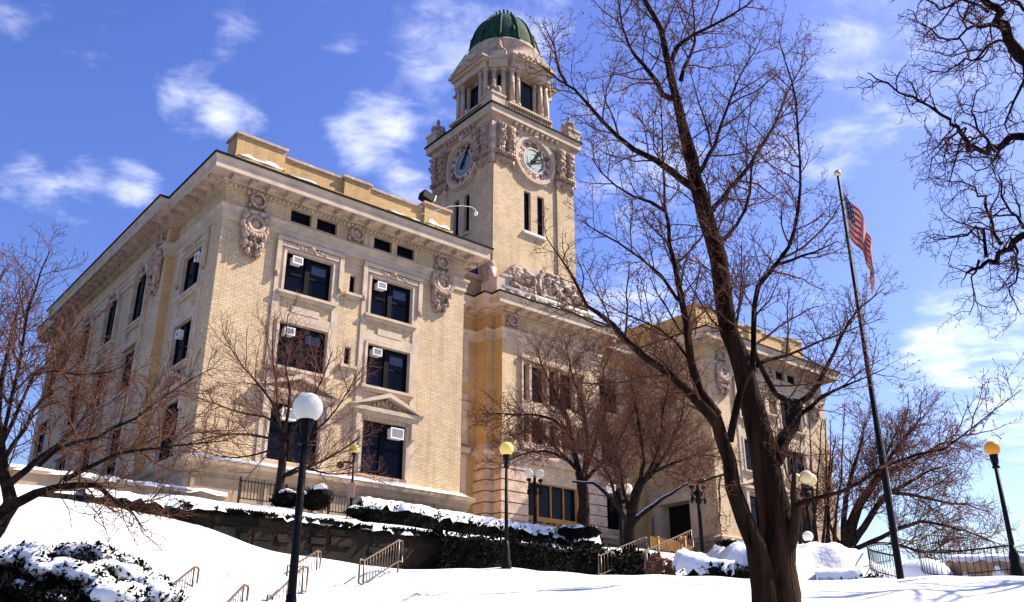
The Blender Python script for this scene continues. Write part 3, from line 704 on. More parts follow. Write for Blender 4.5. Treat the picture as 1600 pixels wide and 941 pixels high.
for i,(T,a) in enumerate(((TF,s0+.98),(TF,s1-.98),(TLt,d0_+.98),(TLt,d1_-.98),(TR_,d0_+.98))): bracket(T,a,i)
m=MB(); m.box(s0-.3,s0+.12,d0_-.3,d0_+.12,35.8,38.29); m.box(s0-.2,s0+.1,d0_-.2,d0_+.1,35.0,35.8); part(m,'corner_block','stone_weathered')
NUM=['XII','I','II','III','IV','V','VI','VII','VIII','IX','X','XI']
def clock(T,a,z,flip=1,hh=32,mm=66):
    S=lambda x,o,y:T(a+flip*x,o,z+y)
    m=MB(); m.ring((0,0),1.72,1.98,.003,.26,S,44); m.ring((0,0),1.6,1.76,.003,.14,S,44)
    m.ring((0,0),1.985,2.3,.003,.16,S,30,R(8),R(172)); m.box(-.2,.2,.163,.4,1.9,2.35,S)
    m.prism([(1.985*math.cos(t),1.985*math.sin(t)) for t in np.linspace(R(200),R(340),20)]+[(2.12*math.cos(t),2.12*math.sin(t)) for t in np.linspace(R(340),R(200),20)],.003,.12,S)
    c=part(m,'clock','stone')
    m=MB(); m.ring((0,0),1.02,1.6,.003,.05,S,44); part(m,'numeral_ring','clock_white',c)
    for i,nu in enumerate(NUM):
        m=MB()
        t=R(30*i); wd={'I':.09,'V':.2,'X':.2}; tot=sum(wd[ch] for ch in nu)+.05*(len(nu)-1); x=-tot/2
        def P(px,py,o): r=1.3+py; return S(r*math.sin(t)+px*math.cos(t),o,r*math.cos(t)-px*math.sin(t))
        def stroke(xa,ya,xb,yb,wi=.045):
            dx,dy=xb-xa,yb-ya; l=math.hypot(dx,dy); nx,ny=-dy/l*wi,dx/l*wi
            pts=[(xa+nx,ya+ny),(xb+nx,yb+ny),(xb-nx,yb-ny),(xa-nx,ya-ny)]
            m.add([P(px,py,.053) for px,py in pts]+[P(px,py,.075) for px,py in pts],[(4,5,6,7),(0,1,5,4),(1,2,6,5),(2,3,7,6),(3,0,4,7)])
        for ch in nu:
            w_=wd[ch]
            if ch=='I': stroke(x+w_/2,-.2,x+w_/2,.2)
            elif ch=='V': stroke(x,.2,x+w_/2,-.2); stroke(x+w_/2,-.2,x+w_,.2)
            else: stroke(x,.2,x+w_,-.2); stroke(x,-.2,x+w_,.2)
            x+=w_+.05
        for k in range(5):
            tt=t+R(6*k); stroke_r=1.56; m.box(stroke_r*math.sin(tt)-.025,stroke_r*math.sin(tt)+.025,.053,.065,stroke_r*math.cos(tt)-.025,stroke_r*math.cos(tt)+.025,S)
        t2=t+R(15); m.ball((1.3*math.sin(t2),.05,1.3*math.cos(t2)),(.09,.02,.09),6,4,S)
        m.build('numeral',MAT['clock_red'],c)
    m=MB(); m.prism([(1.02*math.cos(t),1.02*math.sin(t)) for t in np.linspace(0,2*math.pi,40,False)],.003,.03,S); part(m,'glass_dial','glass_clock',c)
    m=MB(); m.ring((0,0),.58,.64,.031,.05,S,32); m.ring((0,0),.97,1.06,.031,.075,S,36); part(m,'dial_ring','clock_white',c)
    m=MB()
    for ang,l,wi,o in ((hh,1.15,.1,.1),(mm,1.62,.085,.14)):
        t=R(ang)
        def Q(r,x,oo): return S(r*math.sin(t)+x*math.cos(t),oo,r*math.cos(t)-x*math.sin(t))
        pr=[(-.42,wi*1.2),(-.3,wi*.6),(l*.68,wi*.75),(l*.78,wi*2.),(l,0)]
        L_=[Q(r,x,oo) for oo in (o,o+.04) for r,x in pr]+[Q(r,-x,oo) for oo in (o,o+.04) for r,x in pr]
        n=5; fs=[]
        for k in range(4): fs+=[(k,k+1,n*2+k+1,n*2+k),(n+k,n*3+k,n*3+k+1,n+k+1),(k,n+k,n+k+1,k+1),(2*n+k,2*n+k+1,3*n+k+1,3*n+k)]
        m.add(L_,fs)
    m.ball((0,.1,0),(.16,.09,.16),12,6,S); part(m,'clock_hand','void',c)
clock(TF,TS,36.55); clock(TLt,TD-.15,36.4,-1,30,34)
# carved group and pedestal at the foot of the tower
m=MB(); TG=FRONT(4.9)
m.box(20.85,29.65,-1.1,.25,23.6,24.6,TG); m.box(21.2,29.3,-1.0,.1,24.6,25.5,TG); m.box(20.5,21.2,-1.3,.4,23.6,25.2,TG)
m.prism([(21.3,25.5),(29.2,25.5),(27.9,26.9),(22.6,26.9)],-.9,0,TG)
part(m,'tower_pedestal','stone')
m=MB(); q=random.Random(3)
for k in range(120):
    a=q.uniform(21.6,29); z=q.uniform(24.3,26.9-abs(a-25.25)*.22); m.ball((a,q.uniform(0,.4),z),(q.uniform(.12,.4),q.uniform(.1,.3),q.uniform(.1,.35)),7,5,TG)
for a in (22.4,28.1):
    m.ring((a,25.9),.3,.55,-.1,.35,TG,18); m.ball((a,.2,25.9),(.2,.2,.2),7,5,TG)
m.ring((25.25,25.8),.8,1.1,0,.4,TG,24); m.ball((25.25,.1,25.8),(.8,.25,.9),12,8,TG)
part(m,'carved_group','stone_carved',None,True)
m=MB(); q=random.Random(8)
for k in range(26):
    a=q.uniform(21.2,29.4); z=25.55+1.2*max(0,1-abs(a-25.25)/3.6)*q.random(); m.ball((a,q.uniform(.02,.4),z),(q.uniform(.2,.6),q.uniform(.12,.25),.07),8,5,TG)
m.box(21,29.6,.05,.45,24.6,24.72,TG)
part(m,'snow','snow_soft',None,True)
m=MB(); m.box(20.75,21.25,.16,.6,25.2,26.4,FRONT(d0_)); m.ball((21.0,.4,26.6),(.25,.22,.3),8,6,FRONT(d0_)); part(m,'finial','stone_weathered',None,True)
# belfry
c_=(TS,TD)
m=MB(); m.box(s0+.1,s1-.1,d0_+.1,d1_-.1,39.66,40.15); m.lathe([(3.25,40.15),(3.25,41.15),(3.1,41.2)],c_,32); part(m,'belfry_base','stone_weathered')
m=MB(); m.lathe([(2.7,41.1),(2.7,44.6),(3.0,44.7),(3.05,45.0),(3.0,45.05),(3.0,45.45),(3.2,45.55),(3.42,45.6),(3.48,45.85),(3.2,45.95),(3.08,46.0),(3.08,46.9),(3.02,47.5),(3.05,47.55),(3.1,47.75),(2.98,47.95)],c_,48); part(m,'belfry_drum','stone_weathered',None,True)
def DIR(dx,dy):     # frame with o pointing outwards along (dx,dy) from the tower axis
    return lambda a,o,z:(TS-dy*a+dx*o,TD+dx*a+dy*o,z)
m=MB(); mw=MB(); mc=MB(); mb=MB(); mk=MB()
for dx,dy in ((0,-1),(-1,0),(1,0),(0,1)):
    T=DIR(dx,dy)
    mw.box(-.72,.72,2.6,2.76,41.3,44.1,T)
    for x0,x1 in ((-.95,-.725),(.725,.95)): m.box(x0,x1,2.4,2.95,41.2,44.3,T)
    m.box(-1.95,1.95,2.0,3.55,44.45,45.05,T); m.box(-2.1,2.1,2.0,3.75,45.053,45.3,T)
    m.prism([(-2.25,45.303),(2.25,45.303),(2.25,45.45),(0,46.55),(-2.25,45.45)],2.2,3.95,T)
    for k in range(14): a=(k-6.5)*.24; mk.ball((a,3.95,45.45+.55*(1-abs(a)/1.9)*rnd.random()),(.13,.1,.12),6,5,T)
    for a in (-1.72,-1.15,1.15,1.72):
        for z0,z1,r in ((41.2,41.35,.25),(41.35,44.25,.19),(44.25,44.45,.26)):
            p=[T(a,3.2,z0),T(a,3.2,z1)]; mc.tube(p,r if r!=.19 else [.2,.165],12)
    # balustrade between the corner pedestals
    L_=hs_-.35 if dx==0 else hd-.35; O=(hd if dx==0 else hs_)-.05
    m.box(-2.1,2.1,O-.55,O-.1,39.75,40.35,T); m.box(-2.2,2.2,O-.5,O-.12,40.95,41.12,T)
    for k in range(17): a=-2.+4.*k/16; mb.tube([T(a,O-.3,40.35),T(a,O-.3,40.5),T(a,O-.3,40.7),T(a,O-.3,40.95)],[.06,.1,.06,.07],7)
for dx,dy in ((-1,-1),(1,-1),(-1,1),(1,1)):
    l=math.sqrt(2); T=DIR(dx/l,dy/l)
    for a in (-.36,.36):
        for z0,z1,r in ((41.2,41.4,.27),(41.4,44.3,.2),(44.3,44.5,.27)): mc.tube([T(a,3.45,z0),T(a,3.45,z1)],r if r!=.2 else [.21,.175],12)
    m.box(-.75,.75,2.5,3.85,44.5,45.2,T); m.box(-.85,.85,2.5,4.0,45.203,45.45,T); m.box(-.6,.6,2.6,3.6,45.453,46.2,T)
    m.box(-.8,.8,2.7,3.9,40.15,41.197,T); mw.box(-.17,.17,2.65,2.75,41.4,44.4,T)
    mk.ball((0,3.3,46.6),(.3,.3,.5),8,6,T); mk.ball((-.34,3.3,46.35),(.2,.22,.26),7,5,T); mk.ball((.34,3.3,46.35),(.2,.22,.26),7,5,T); mk.ball((0,3.25,47.15),(.2,.2,.3),7,5,T)
    # corner pedestal with its urn
    x,y=TS+dx*(hs_-.1),TD+dy*(hd-.1)
    P=lambda a,o,z:(x+a,y+o,z)
    m.box(-.62,.62,-.62,.62,39.76,40.5,P); m.box(-.7,.7,-.7,.7,40.503,40.68,P)
    mk.ball((0,0,40.95),(.5,.5,.38),9,6,P); mk.ball((0,0,41.45),(.3,.3,.34),9,6,P); mk.ball((0,0,42.0),(.16,.16,.3),7,5,P)
    for sx_ in (-1,1): mk.ball((sx_*.5,-dy*.1,41.05),(.2,.25,.42),7,5,P); mk.ball((-dx*.1,sx_*.5,41.05),(.25,.2,.42),7,5,P)
bf=part(m,'belfry_porch','stone'); part(mc,'column','stone',bf,True); part(mw,'belfry_opening','glass_dark',bf); part(mb,'balustrade','stone',bf,True); part(mk,'finial','stone_carved',bf,True)
prof=[(2.98,47.9),(2.92,48.1),(2.86,48.6),(2.72,49.3),(2.5,50.1),(2.2,50.9),(1.85,51.55),(1.45,52.05),(1.0,52.4),(.72,52.55),(.7,52.75),(.3,52.8)]
prof=[(r,47.9+(z-47.9)*.87) for r,z in prof]
m=MB(); m.lathe(prof,c_,48); dm=part(m,'dome','copper',None,True)
m=MB()
for k in range(12):
    t=2*math.pi*(k+.5)/12; m.tube([(TS+(r+.03)*math.cos(t),TD+(r+.03)*math.sin(t),z) for r,z in prof[:10]],[.13,.13,.13,.12,.12,.11,.1,.09,.08,.07],6)
for k in range(14):
    t=2*math.pi*k/14; x,y=TS+.74*math.cos(t),TD+.74*math.sin(t); m.ball((x,y,52.15),(.12,.12,.25),6,5); m.ball((x+.06*math.cos(t),y+.06*math.sin(t),52.4),(.1,.1,.1),6,5)
for k in range(8):
    t=math.pi/8+2*math.pi*k/8; x,y=TS+2.72*math.cos(t),TD+2.72*math.sin(t); m.ball((x,y,49.0),(.16,.16,.45),7,6)
part(m,'dome_rib','copper',dm,True)
# ------------------------------------------------------------------ air conditioners, cameras on the parapet
def aircon(T,a,z,w_=.49,h=.34,label='',out=.16):
    e=empty('air_conditioner',tuple(np.array(C0)+T(a,0,z)[0]*UB+T(a,0,z)[1]*VB+np.array([0,0,T(a,0,z)[2]])),math.atan2(UB[1],UB[0]),label=label,cat='air conditioner',group='air conditioners in the windows')
    o=np.array(T(a,0,z)); Q=lambda x,oo,zz:tuple(np.array(T(a+x,oo,z+zz))-o)
    m=MB(); m.box(0,w_,-.25,out,0,h,Q); m.box(-.03,w_+.03,out-.04,out+.02,-.03,.03,Q); m.box(-.03,w_+.03,out-.04,out+.02,h-.03,h+.03,Q); m.box(-.03,.03,out-.04,out+.02,.03,h-.03,Q); m.box(w_-.03,w_+.03,out-.04,out+.02,.03,h-.03,Q)
    m.build('case',MAT['white_paint'],e)
    g=MB(); g.box(.05,w_-.05,out-.02,out+.008,.05,h-.05,Q); g.build('grille',MAT['grille'],e)
W_='white air conditioner in the '
aircon(T0,3.78,19.55,label=W_+'top left window of the near wing front'); aircon(T0,8.72,19.55,label=W_+'top right window of the near wing front')
aircon(T0,3.72,15.75,label=W_+'middle left window of the near wing front'); aircon(T0,8.68,15.8,label=W_+'middle right window of the near wing front, above the pediment')
aircon(T0,4.0,11.6,.7,.5,label=W_+'lowest left window, behind the white lamp and small tree'); aircon(T0,10.0,11.65,.72,.5,label='bulkier white air conditioner in the lowest right window under the pediment')
aircon(TL,2.1,19.4,label=W_+'top window of the shaded side near the corner'); aircon(TL,3.2,15.65,label=W_+'middle window of the shaded side near the corner')
def onb(s,d,z): return tuple(bw(s,d,z))
e=empty('security_camera',onb(13.4,.95,26.2),math.atan2(UB[1],UB[0]),label='white dome security camera hanging from a bent arm on the near wing parapet',cat='camera')
m=MB(); m.tube([(-1.6,-.3,-.9),(.2,-.6,.1),(.9,-.8,.3),(1.5,-.95,.36),(1.75,-1.,.28),(1.8,-1.02,.1)],.022,7); m.build('arm',MAT['white_paint'],e,True)
m=MB(); m.ball((1.8,-1.02,-.02),(.12,.12,.15),10,7); m.build('dome',MAT['white_paint'],e,True)
e=empty('floodlight',onb(12.6,1.4,26.45),math.atan2(UB[1],UB[0]),label='black box floodlight with a white edge standing on the near wing parapet',cat='floodlight')
m=MB(); m.tube([(0,0,0),(0,0,.35)],.04,6); m.build('stem',MAT['black'],e)
m=MB(); m.cbox((0,0,.55),(.38,.3,.24),Matrix.Rotation(.25,3,'Y')); m.build('housing',MAT['black'],e)
m=MB(); m.cbox((.42,0,.5),(.04,.33,.2),Matrix.Rotation(.25,3,'Y')); m.build('visor',MAT['white_paint'],e)
# ------------------------------------------------------------------ retaining walls, hedges
rng=np.random.default_rng(11)
FM=math.atan2(UB[1],UB[0])
RW=empty('retaining_wall',tuple(bw(0,-12)),FM,label='long dark rough stone retaining wall below the terrace hedge',cat='wall')
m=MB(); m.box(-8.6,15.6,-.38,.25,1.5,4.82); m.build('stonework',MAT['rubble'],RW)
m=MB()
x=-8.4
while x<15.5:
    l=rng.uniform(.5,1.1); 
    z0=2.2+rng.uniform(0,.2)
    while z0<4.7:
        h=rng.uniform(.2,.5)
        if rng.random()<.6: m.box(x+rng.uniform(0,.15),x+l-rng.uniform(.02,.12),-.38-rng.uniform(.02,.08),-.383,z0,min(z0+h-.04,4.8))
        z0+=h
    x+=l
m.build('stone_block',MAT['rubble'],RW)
LW=empty('low_stone_wall',tuple(bw(0,-3)),FM,label='low brown stone wall with a snowy top beside the left end of the hall',cat='wall')
m=MB(); m.box(-18,.4,-.3,.3,5.2,7.0); m.build('stonework',MAT['stone_base'],LW)
m=MB(); m.box(-18,.45,-.4,.4,7.0,7.14); m.build('coping',MAT['stone_base'],LW)
def snowcap(m,pts,wd,h,n_across=5,jit=.06,seed=0,droop=.25):
    """lumpy snow lying along a path of points, hanging over both edges"""
    q=np.random.default_rng(seed); P=np.asarray(pts,float); k=len(P); t=np.gradient(P,axis=0); t[:,2]=0; t/=np.linalg.norm(t,axis=1)[:,None]+1e-9
    nr=np.stack([-t[:,1],t[:,0],0*t[:,0]],1); b=len(m.v); c=2*n_across+1
    ww=wd*(1+.25*q.normal(size=k)); 
    for i in range(k):
        for j in range(c):
            u_=(j-n_across)/n_across; z=h*(1-abs(u_)**2.5)-droop*max(0,abs(u_)-.75)*4*q.uniform(.3,1.3)
            p=P[i]+nr[i]*u_*ww[i]+np.array([0,0,z+q.normal()*jit*(.4+.6*(1-abs(u_)))]); m.v.append(tuple(p))
    for i in range(k-1):
        for j in range(c-1): r=b+i*c+j; m.f.append((r,r+1,r+c+1,r+c))
def leaves(m,c,r,n,size,q,flat=.0):
    """small leaf faces filling the outer shell of an ellipsoid"""
    d=q.normal(size=(n,3)); d/=np.linalg.norm(d,axis=1)[:,None]; rad=q.uniform(.55,1.05,size=(n,1))**.6
    P=np.array(c)+d*rad*np.array(r)
    a=q.normal(size=(n,3)); a/=np.linalg.norm(a,axis=1)[:,None]; b=np.cross(a,q.normal(size=(n,3))); b/=np.linalg.norm(b,axis=1)[:,None]
    s=size*q.uniform(.5,1.3,size=(n,1)); b0=len(m.v)
    V=np.stack([P-a*s,P+b*s*.45,P+a*s,P-b*s*.45],1).reshape(-1,3); m.v.extend(map(tuple,V.tolist())); m.f.extend([(b0+4*i,b0+4*i+1,b0+4*i+2,b0+4*i+3) for i in range(n)])
def sprigs(m,p,n,l,q,r=.006):
    for i in range(n):
        d=q.normal(size=3)*.5; d[2]=abs(d[2])+.5; d/=np.linalg.norm(d); x=np.array(p)+q.normal(size=3)*.15; m.tube([x,x+d*l*q.uniform(.4,1)],[r,r*.5],3,False)
m=MB(); snowcap(m,[np.array((x,0,7.14)) for x in np.linspace(-18,.4,50)],.42,.14,4,.03,3,.1); m.build('snow',MAT['snow_soft'],LW,True)
m=MB(); snowcap(m,[np.array((x,.05,4.93+.04*math.sin(x*1.7))) for x in np.linspace(-7.4,15.2,110)],.55,.13,5,.03,6,.16); m.build('snow',MAT['snow_soft'],RW,True)
def hedge(name,pts,wd,ht,label,seed,cap=.16,nl=220,size=.09,capw=.8,core=True,capoff=0,group=None,sink=-.3):
    q=np.random.default_rng(seed); P=np.asarray(pts,float); e=empty(name,tuple(P[0]),label=label,cat='hedge',group=group); P=P-P[0]
    m=MB(); L=MB()
    seg=[]
    for i in range(len(P)-1):
        n=max(2,int(np.linalg.norm(P[i+1]-P[i])/.3)); seg+=[P[i]+(P[i+1]-P[i])*k/n for k in range(n)]
    seg.append(P[-1]); seg=np.array(seg)
    tg=np.gradient(seg,axis=0); tg[:,2]=0; tg/=np.linalg.norm(tg,axis=1)[:,None]+1e-9; nrm=np.stack([-tg[:,1],tg[:,0],0*tg[:,0]],1)
    hh=ht*(1+.06*np.sin(np.arange(len(seg))*.9+seed)+.05*q.normal(size=len(seg)))
    b0=len(L.v)
    for p,nn,h in zip(seg,nrm,hh):
        for o_,z in ((-.8,sink),(-.85,h*.8),(-.4,h*.9),(.4,h*.9),(.85,h*.8),(.8,sink)): L.v.append(tuple(p+nn*wd*o_+np.array([0,0,z])))
    for i in range(len(seg)-1):
        for k in range(5): r=b0+i*6+k; L.f.append((r,r+1,r+7,r+6))
    n=nl*len(seg)//3; ii=q.integers(0,len(seg),n); o_=np.clip(q.normal(size=n)*.9,-1.1,1.1); zz=1.0-q.random(n)**1.5*1.1
    o_=np.where((np.abs(o_)<.75)&(zz<.85),np.sign(o_)*q.uniform(.8,1.1,n),o_); zz=zz+np.where(q.random(n)<.12,q.uniform(0,.08,n),0)
    Pn=seg[ii]+nrm[ii]*(o_*wd)[:,None]+tg[ii]*q.uniform(-.2,.2,n)[:,None]; Pn[:,2]+=zz*hh[ii]
    a=q.normal(size=(n,3)); a/=np.linalg.norm(a,axis=1)[:,None]; b=np.cross(a,q.normal(size=(n,3))); b/=np.linalg.norm(b,axis=1)[:,None]; s_=size*q.uniform(.5,1.3,size=(n,1)); r=len(m.v)
    m.v.extend(map(tuple,np.stack([Pn-a*s_,Pn+b*s_*.45,Pn+a*s_,Pn-b*s_*.45],1).reshape(-1,3).tolist())); m.f.extend([(r+4*i,r+4*i+1,r+4*i+2,r+4*i+3) for i in range(n)])
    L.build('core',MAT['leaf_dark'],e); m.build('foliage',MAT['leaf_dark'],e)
    if cap:
        s=MB(); fine=[]
        for i in range(len(seg)-1): fine+= [seg[i]+(seg[i+1]-seg[i])*k/2 for k in range(2)]
        fine=np.array(fine)+np.array([0,0,ht*1.0]); fine[:,:2]+=capoff*VB[:2]; snowcap(s,fine,wd*capw,cap,4,.035,seed,.32); s.build('snow',MAT['snow_soft'],e,True)
    return e
def line(s_a,s_b,d,z,n=14,zf=None,wob=.12,seed=0):
    q=np.random.default_rng(seed); return [bw(s,d+q.normal()*wob,z if zf is None else zf(s)) for s in np.linspace(s_a,s_b,n)]
hedge('clipped_hedge',line(-4.6,4.3,-12.40,4.72,12,seed=1,wob=.03),.13,.24,'thin ragged hedge fringe along the left half of the retaining wall top',3,cap=0,nl=260,size=.07,sink=.1)
hedge('clipped_hedge',line(4.2,15.4,-12.62,3.55,16,seed=1,wob=.05),.42,1.52,'tall dark hedge growing against the right half of the retaining wall, behind the yellow lamp',3,cap=0,nl=700,size=.085)
hedge('clipped_hedge',line(4.2,17.2,-7.2,5.85,16,zf=lambda s:5.95-.02*(s-4),seed=2,wob=.07),.55,.8,'upper dark hedge halfway up the terrace bank, behind the yellow lamp',5,cap=.2,nl=240,size=.08,capw=1.1)
hedge('clipped_hedge',[at(1088,880,33.0)-[0,0,.65],at(1115,892,32.0)-[0,0,.6],at(1145,905,31.4)-[0,0,.5],at(1180,909,31.2)-[0,0,.45]],.5,.85,'dark hedge poking out under the snow bank left of the big tree',9,cap=.3,nl=300,size=.09,capw=1.2,capoff=.5)
hedge('clipped_hedge',[at(1290,908,31.2)-[0,0,.35],at(1330,908,31)-[0,0,.35],at(1365,906,31)-[0,0,.3]],.35,.45,'low dark hedge edging the snow bank right of the big tree',10,cap=.3,nl=200,size=.07,capw=1.3,capoff=.35)
def shrub(name,px,py,Y,r,label,seed,lobes,n=1500,size=.07,cap=True,mt='leaf_dark',cat='shrub'):
    q=np.random.default_rng(seed); c=at(px,py,Y); e=empty(name,tuple(c),label=label,cat=cat); m=MB(); k=MB(); s=MB()
    for i in range(lobes):
        o=np.array([q.uniform(-.62,.62)*r[0],q.uniform(-.62,.62)*r[1],q.uniform(-.1,.4)*r[2]]); rr=np.array(r)*q.uniform(.35,.55); rr[2]=r[2]*q.uniform(.4,.55)
        k.ball(o,rr*.88,9,7); leaves(m,o,rr*1.08,n//lobes,size,q)
        if cap and i%3!=2:
            th=np.linspace(0,2*math.pi,14); 
            for w in range(3):
                oc=o+np.array([q.uniform(-.4,.4)*rr[0],q.uniform(-.4,.4)*rr[1],rr[2]*q.uniform(.72,.92)]); s.ball(oc,(rr[0]*q.uniform(.35,.6),rr[1]*q.uniform(.35,.6),rr[2]*q.uniform(.16,.3)),12,8)
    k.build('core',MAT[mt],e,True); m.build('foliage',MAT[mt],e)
    if cap:
        v=np.array(s.v); v+=.035*np.sin(v[:,[1,2,0]]*9+1)+.02*np.sin(v[:,[2,0,1]]*23); s.v=v.tolist(); s.build('snow',MAT['snow_soft'],e,True)
    return e
# bush in the lower left, under thick snow
def bigbush():
    q=np.random.default_rng(21); c=at(100,941,16.5); c[2]=hz(c[0],c[1])
    e=empty('evergreen_bush',tuple(c),label='wide dark evergreen bush in the lower left corner, loaded with clumps of snow',cat='bush'); m=MB(); k=MB(); s=MB()
    top=lambda px: np.interp(px,[-120,-40,0,60,120,180,230,262],[858,862,868,858,866,885,905,935])
    for px in np.linspace(-130,248,30):
        for j in range(4):
            Y=15.0+.8*j+q.normal()*.15; t=top(px)+(3-j)*14+q.uniform(-5,10); p=at(px,t,Y)-c; rr=q.uniform(.3,.44)
            p[2]-=rr*.8; zb=hz(p[0]+c[0],p[1]+c[1])-c[2]; hh=max(.3,(p[2]-zb)/2+rr*.4)
            k.ball((p[0],p[1],p[2]-hh+rr*.7),(rr*.9,rr*.9,hh),8,6); leaves(m,(p[0],p[1],p[2]-hh+rr*.75),(rr*1.12,rr*1.12,hh*1.06),330,.05,q)
            if False:
                for w in range(5): s.ball((p[0]+q.normal()*.2,p[1]+q.normal()*.16,p[2]+rr*q.uniform(.45,.8)),(q.uniform(.16,.3),q.uniform(.16,.3),q.uniform(.07,.13)),12,8)
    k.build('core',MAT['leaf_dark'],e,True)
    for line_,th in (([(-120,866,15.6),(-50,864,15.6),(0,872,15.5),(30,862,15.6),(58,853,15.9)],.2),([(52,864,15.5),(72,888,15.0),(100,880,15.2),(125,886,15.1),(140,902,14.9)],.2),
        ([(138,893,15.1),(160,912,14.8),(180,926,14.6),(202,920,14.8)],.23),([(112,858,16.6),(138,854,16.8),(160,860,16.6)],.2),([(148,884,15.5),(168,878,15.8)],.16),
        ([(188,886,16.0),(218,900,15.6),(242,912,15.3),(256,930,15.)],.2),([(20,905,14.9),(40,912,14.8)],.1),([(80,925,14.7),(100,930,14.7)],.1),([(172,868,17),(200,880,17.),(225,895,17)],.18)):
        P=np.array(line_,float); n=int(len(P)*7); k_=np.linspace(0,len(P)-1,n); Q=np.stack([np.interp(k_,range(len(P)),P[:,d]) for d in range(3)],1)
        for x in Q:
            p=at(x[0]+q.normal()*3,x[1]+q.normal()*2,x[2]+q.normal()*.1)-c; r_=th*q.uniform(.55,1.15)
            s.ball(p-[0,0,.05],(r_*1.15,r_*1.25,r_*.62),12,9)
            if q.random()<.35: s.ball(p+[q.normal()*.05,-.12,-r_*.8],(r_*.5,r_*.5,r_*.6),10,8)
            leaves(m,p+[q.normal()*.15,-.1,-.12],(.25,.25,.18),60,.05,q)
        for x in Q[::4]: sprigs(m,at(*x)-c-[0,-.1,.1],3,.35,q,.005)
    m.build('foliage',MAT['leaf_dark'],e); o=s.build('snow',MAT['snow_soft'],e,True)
    r=o.modifiers.new('remesh','REMESH'); r.mode='VOXEL'; r.voxel_size=.028; r.use_smooth_shade=True
    r=o.modifiers.new('smooth','SMOOTH'); r.iterations=6; r.factor=.6
bigbush()
shrub('rounded_shrub',475,785,37,(1.3,.8,.75),'snow topped dark shrub in front of the lowest left window',31,6)
shrub('rounded_shrub',575,800,36,(.9,.5,.4),'small snow covered shrub on the terrace bank below the small yellow lamp',32,5,900)
shrub('rounded_shrub',905,838,43,(1.1,.8,.6),'snowy dark shrub at the right end of the upper hedge',33,5,900)
shrub('dry_bush',1036,892,33.5,(.55,.5,.6),'small reddish leafless bush at the foot of the stair railings',34,5,1600,.07,False,'dry_twig','bush')
shrub('rounded_shrub',1145,852,37,(1.0,.6,.25),'low twiggy shrub poking through the top of the snow bank',35,5,500,.06,True)
# ------------------------------------------------------------------ railings, fence
def railing(p0,p1,h,label,nb=10,mt='steel_rail',group='steel handrails of the snowy steps',r=.026,loop=True,back=1):
    p0,p1=np.array(p0),np.array(p1); e=empty('stair_railing',tuple(p0),label=label,cat='railing',group=group); d=p1-p0; L=np.linalg.norm(d[:2]); t=d/np.linalg.norm(d); hd_=np.array([d[0],d[1],0])/L
    up=np.array([0,0,h]); ex=hd_*.28
    def obj(name,paths,rr=r,n=7):
        m=MB()
        for p in paths: m.tube(p,rr,n)
        return m.build(name,MAT[mt],e,True)
    if loop:
        obj('handrail',[[-ex*.0+up*.12-ex,up*.97-ex,up-ex*.85,up,d+up,d+up+ex*.85,d+up*.97+ex,d+up*.15+ex,d+up*.13]])
        obj('lower_rail',[[up*.12-ex,up*.12,d+up*.12]],r*.8)
    else: obj('handrail',[[up,d+up]]); obj('lower_rail',[[up*.12,d+up*.12]],r*.8)
    obj('post',[[-up*.5,up]],r); obj('post',[[d-up*.5,d+up]],r)
    m=MB(); m.tube([up*.12,up],r*.42,5); b0=m.build('baluster',MAT[mt],e,True)
    for i in range(1,nb+1):
        b=b0 if i==1 else b0.copy()
        if i>1: col.objects.link(b); b.parent=e
        b.location=tuple(d*i/(nb+1))
    return e
def ap(px,py,Y,dz=0): p=at(px,py,Y); return p+np.array([0,0,dz])
railing(ap(567,918,24.4),ap(622,882,26.6),.66,'steel handrail of the steps, left of the yellow lamp and nearest the stone wall',11)
railing(ap(243,985,18.8),ap(298,936,20.6),.66,'steel handrail at the lower left, right beside the snowy bush',10)
railing(ap(422,980,20.6),ap(471,929,22.2),.62,'steel handrail partly hidden behind the white lamp post',8)
railing(ap(452,924,24.2),ap(494,896,26.2),.6,'steel handrail further up, just right of the white lamp post',8)
railing(ap(118,1010,15.2),ap(157,976,16.4),.68,'top of a steel handrail at the bottom edge below the bush',8)
railing(ap(346,1000,19.2),ap(376,966,20.2),.66,'end of a steel handrail at the bottom edge left of the white lamp',6)
railing(ap(940,902,36.5),ap(1010,868,41.5),.8,'left handrail of the entrance steps at the end of the stone wall',14,group='handrails of the entrance steps')
railing(ap(1012,898,35),ap(1082,858,43.5),.85,'right handrail of the entrance steps, running up past the dry bush',16,group='handrails of the entrance steps')
def curved(pts,h,label,n=26):
    P=np.array(pts); c=P[0].copy(); e=empty('curved_railing',tuple(c),label=label,cat='railing',group='curved iron railings by the side steps'); P=P-c
    k=np.linspace(0,len(P)-1,n); Q=np.stack([np.interp(k,range(len(P)),P[:,i]) for i in range(3)],1)
    for _ in range(3): Q[1:-1]=(Q[:-2]+Q[1:-1]*2+Q[2:])/4
    m=MB(); m.tube(Q+[0,0,h],.03,7); m.build('handrail',MAT['iron_rail'],e,True); m=MB(); m.tube(Q+[0,0,.1],.02,6); m.build('lower_rail',MAT['iron_rail'],e,True)
    m=MB(); m.tube([(0,0,.0),(0,0,h)],.012,5); b0=m.build('baluster',MAT['iron_rail'],e)
    for i,q in enumerate(Q):
        b=b0 if i==0 else b0.copy()
        if i: col.objects.link(b); b.parent=e
        b.location=tuple(q)
curved([ap(1392,880,37),ap(1372,884,35),ap(1358,890,33),ap(1366,897,31.5),ap(1384,902,31),ap(1410,908,30.5)],.75,'curved iron railing just left of the flagpole')
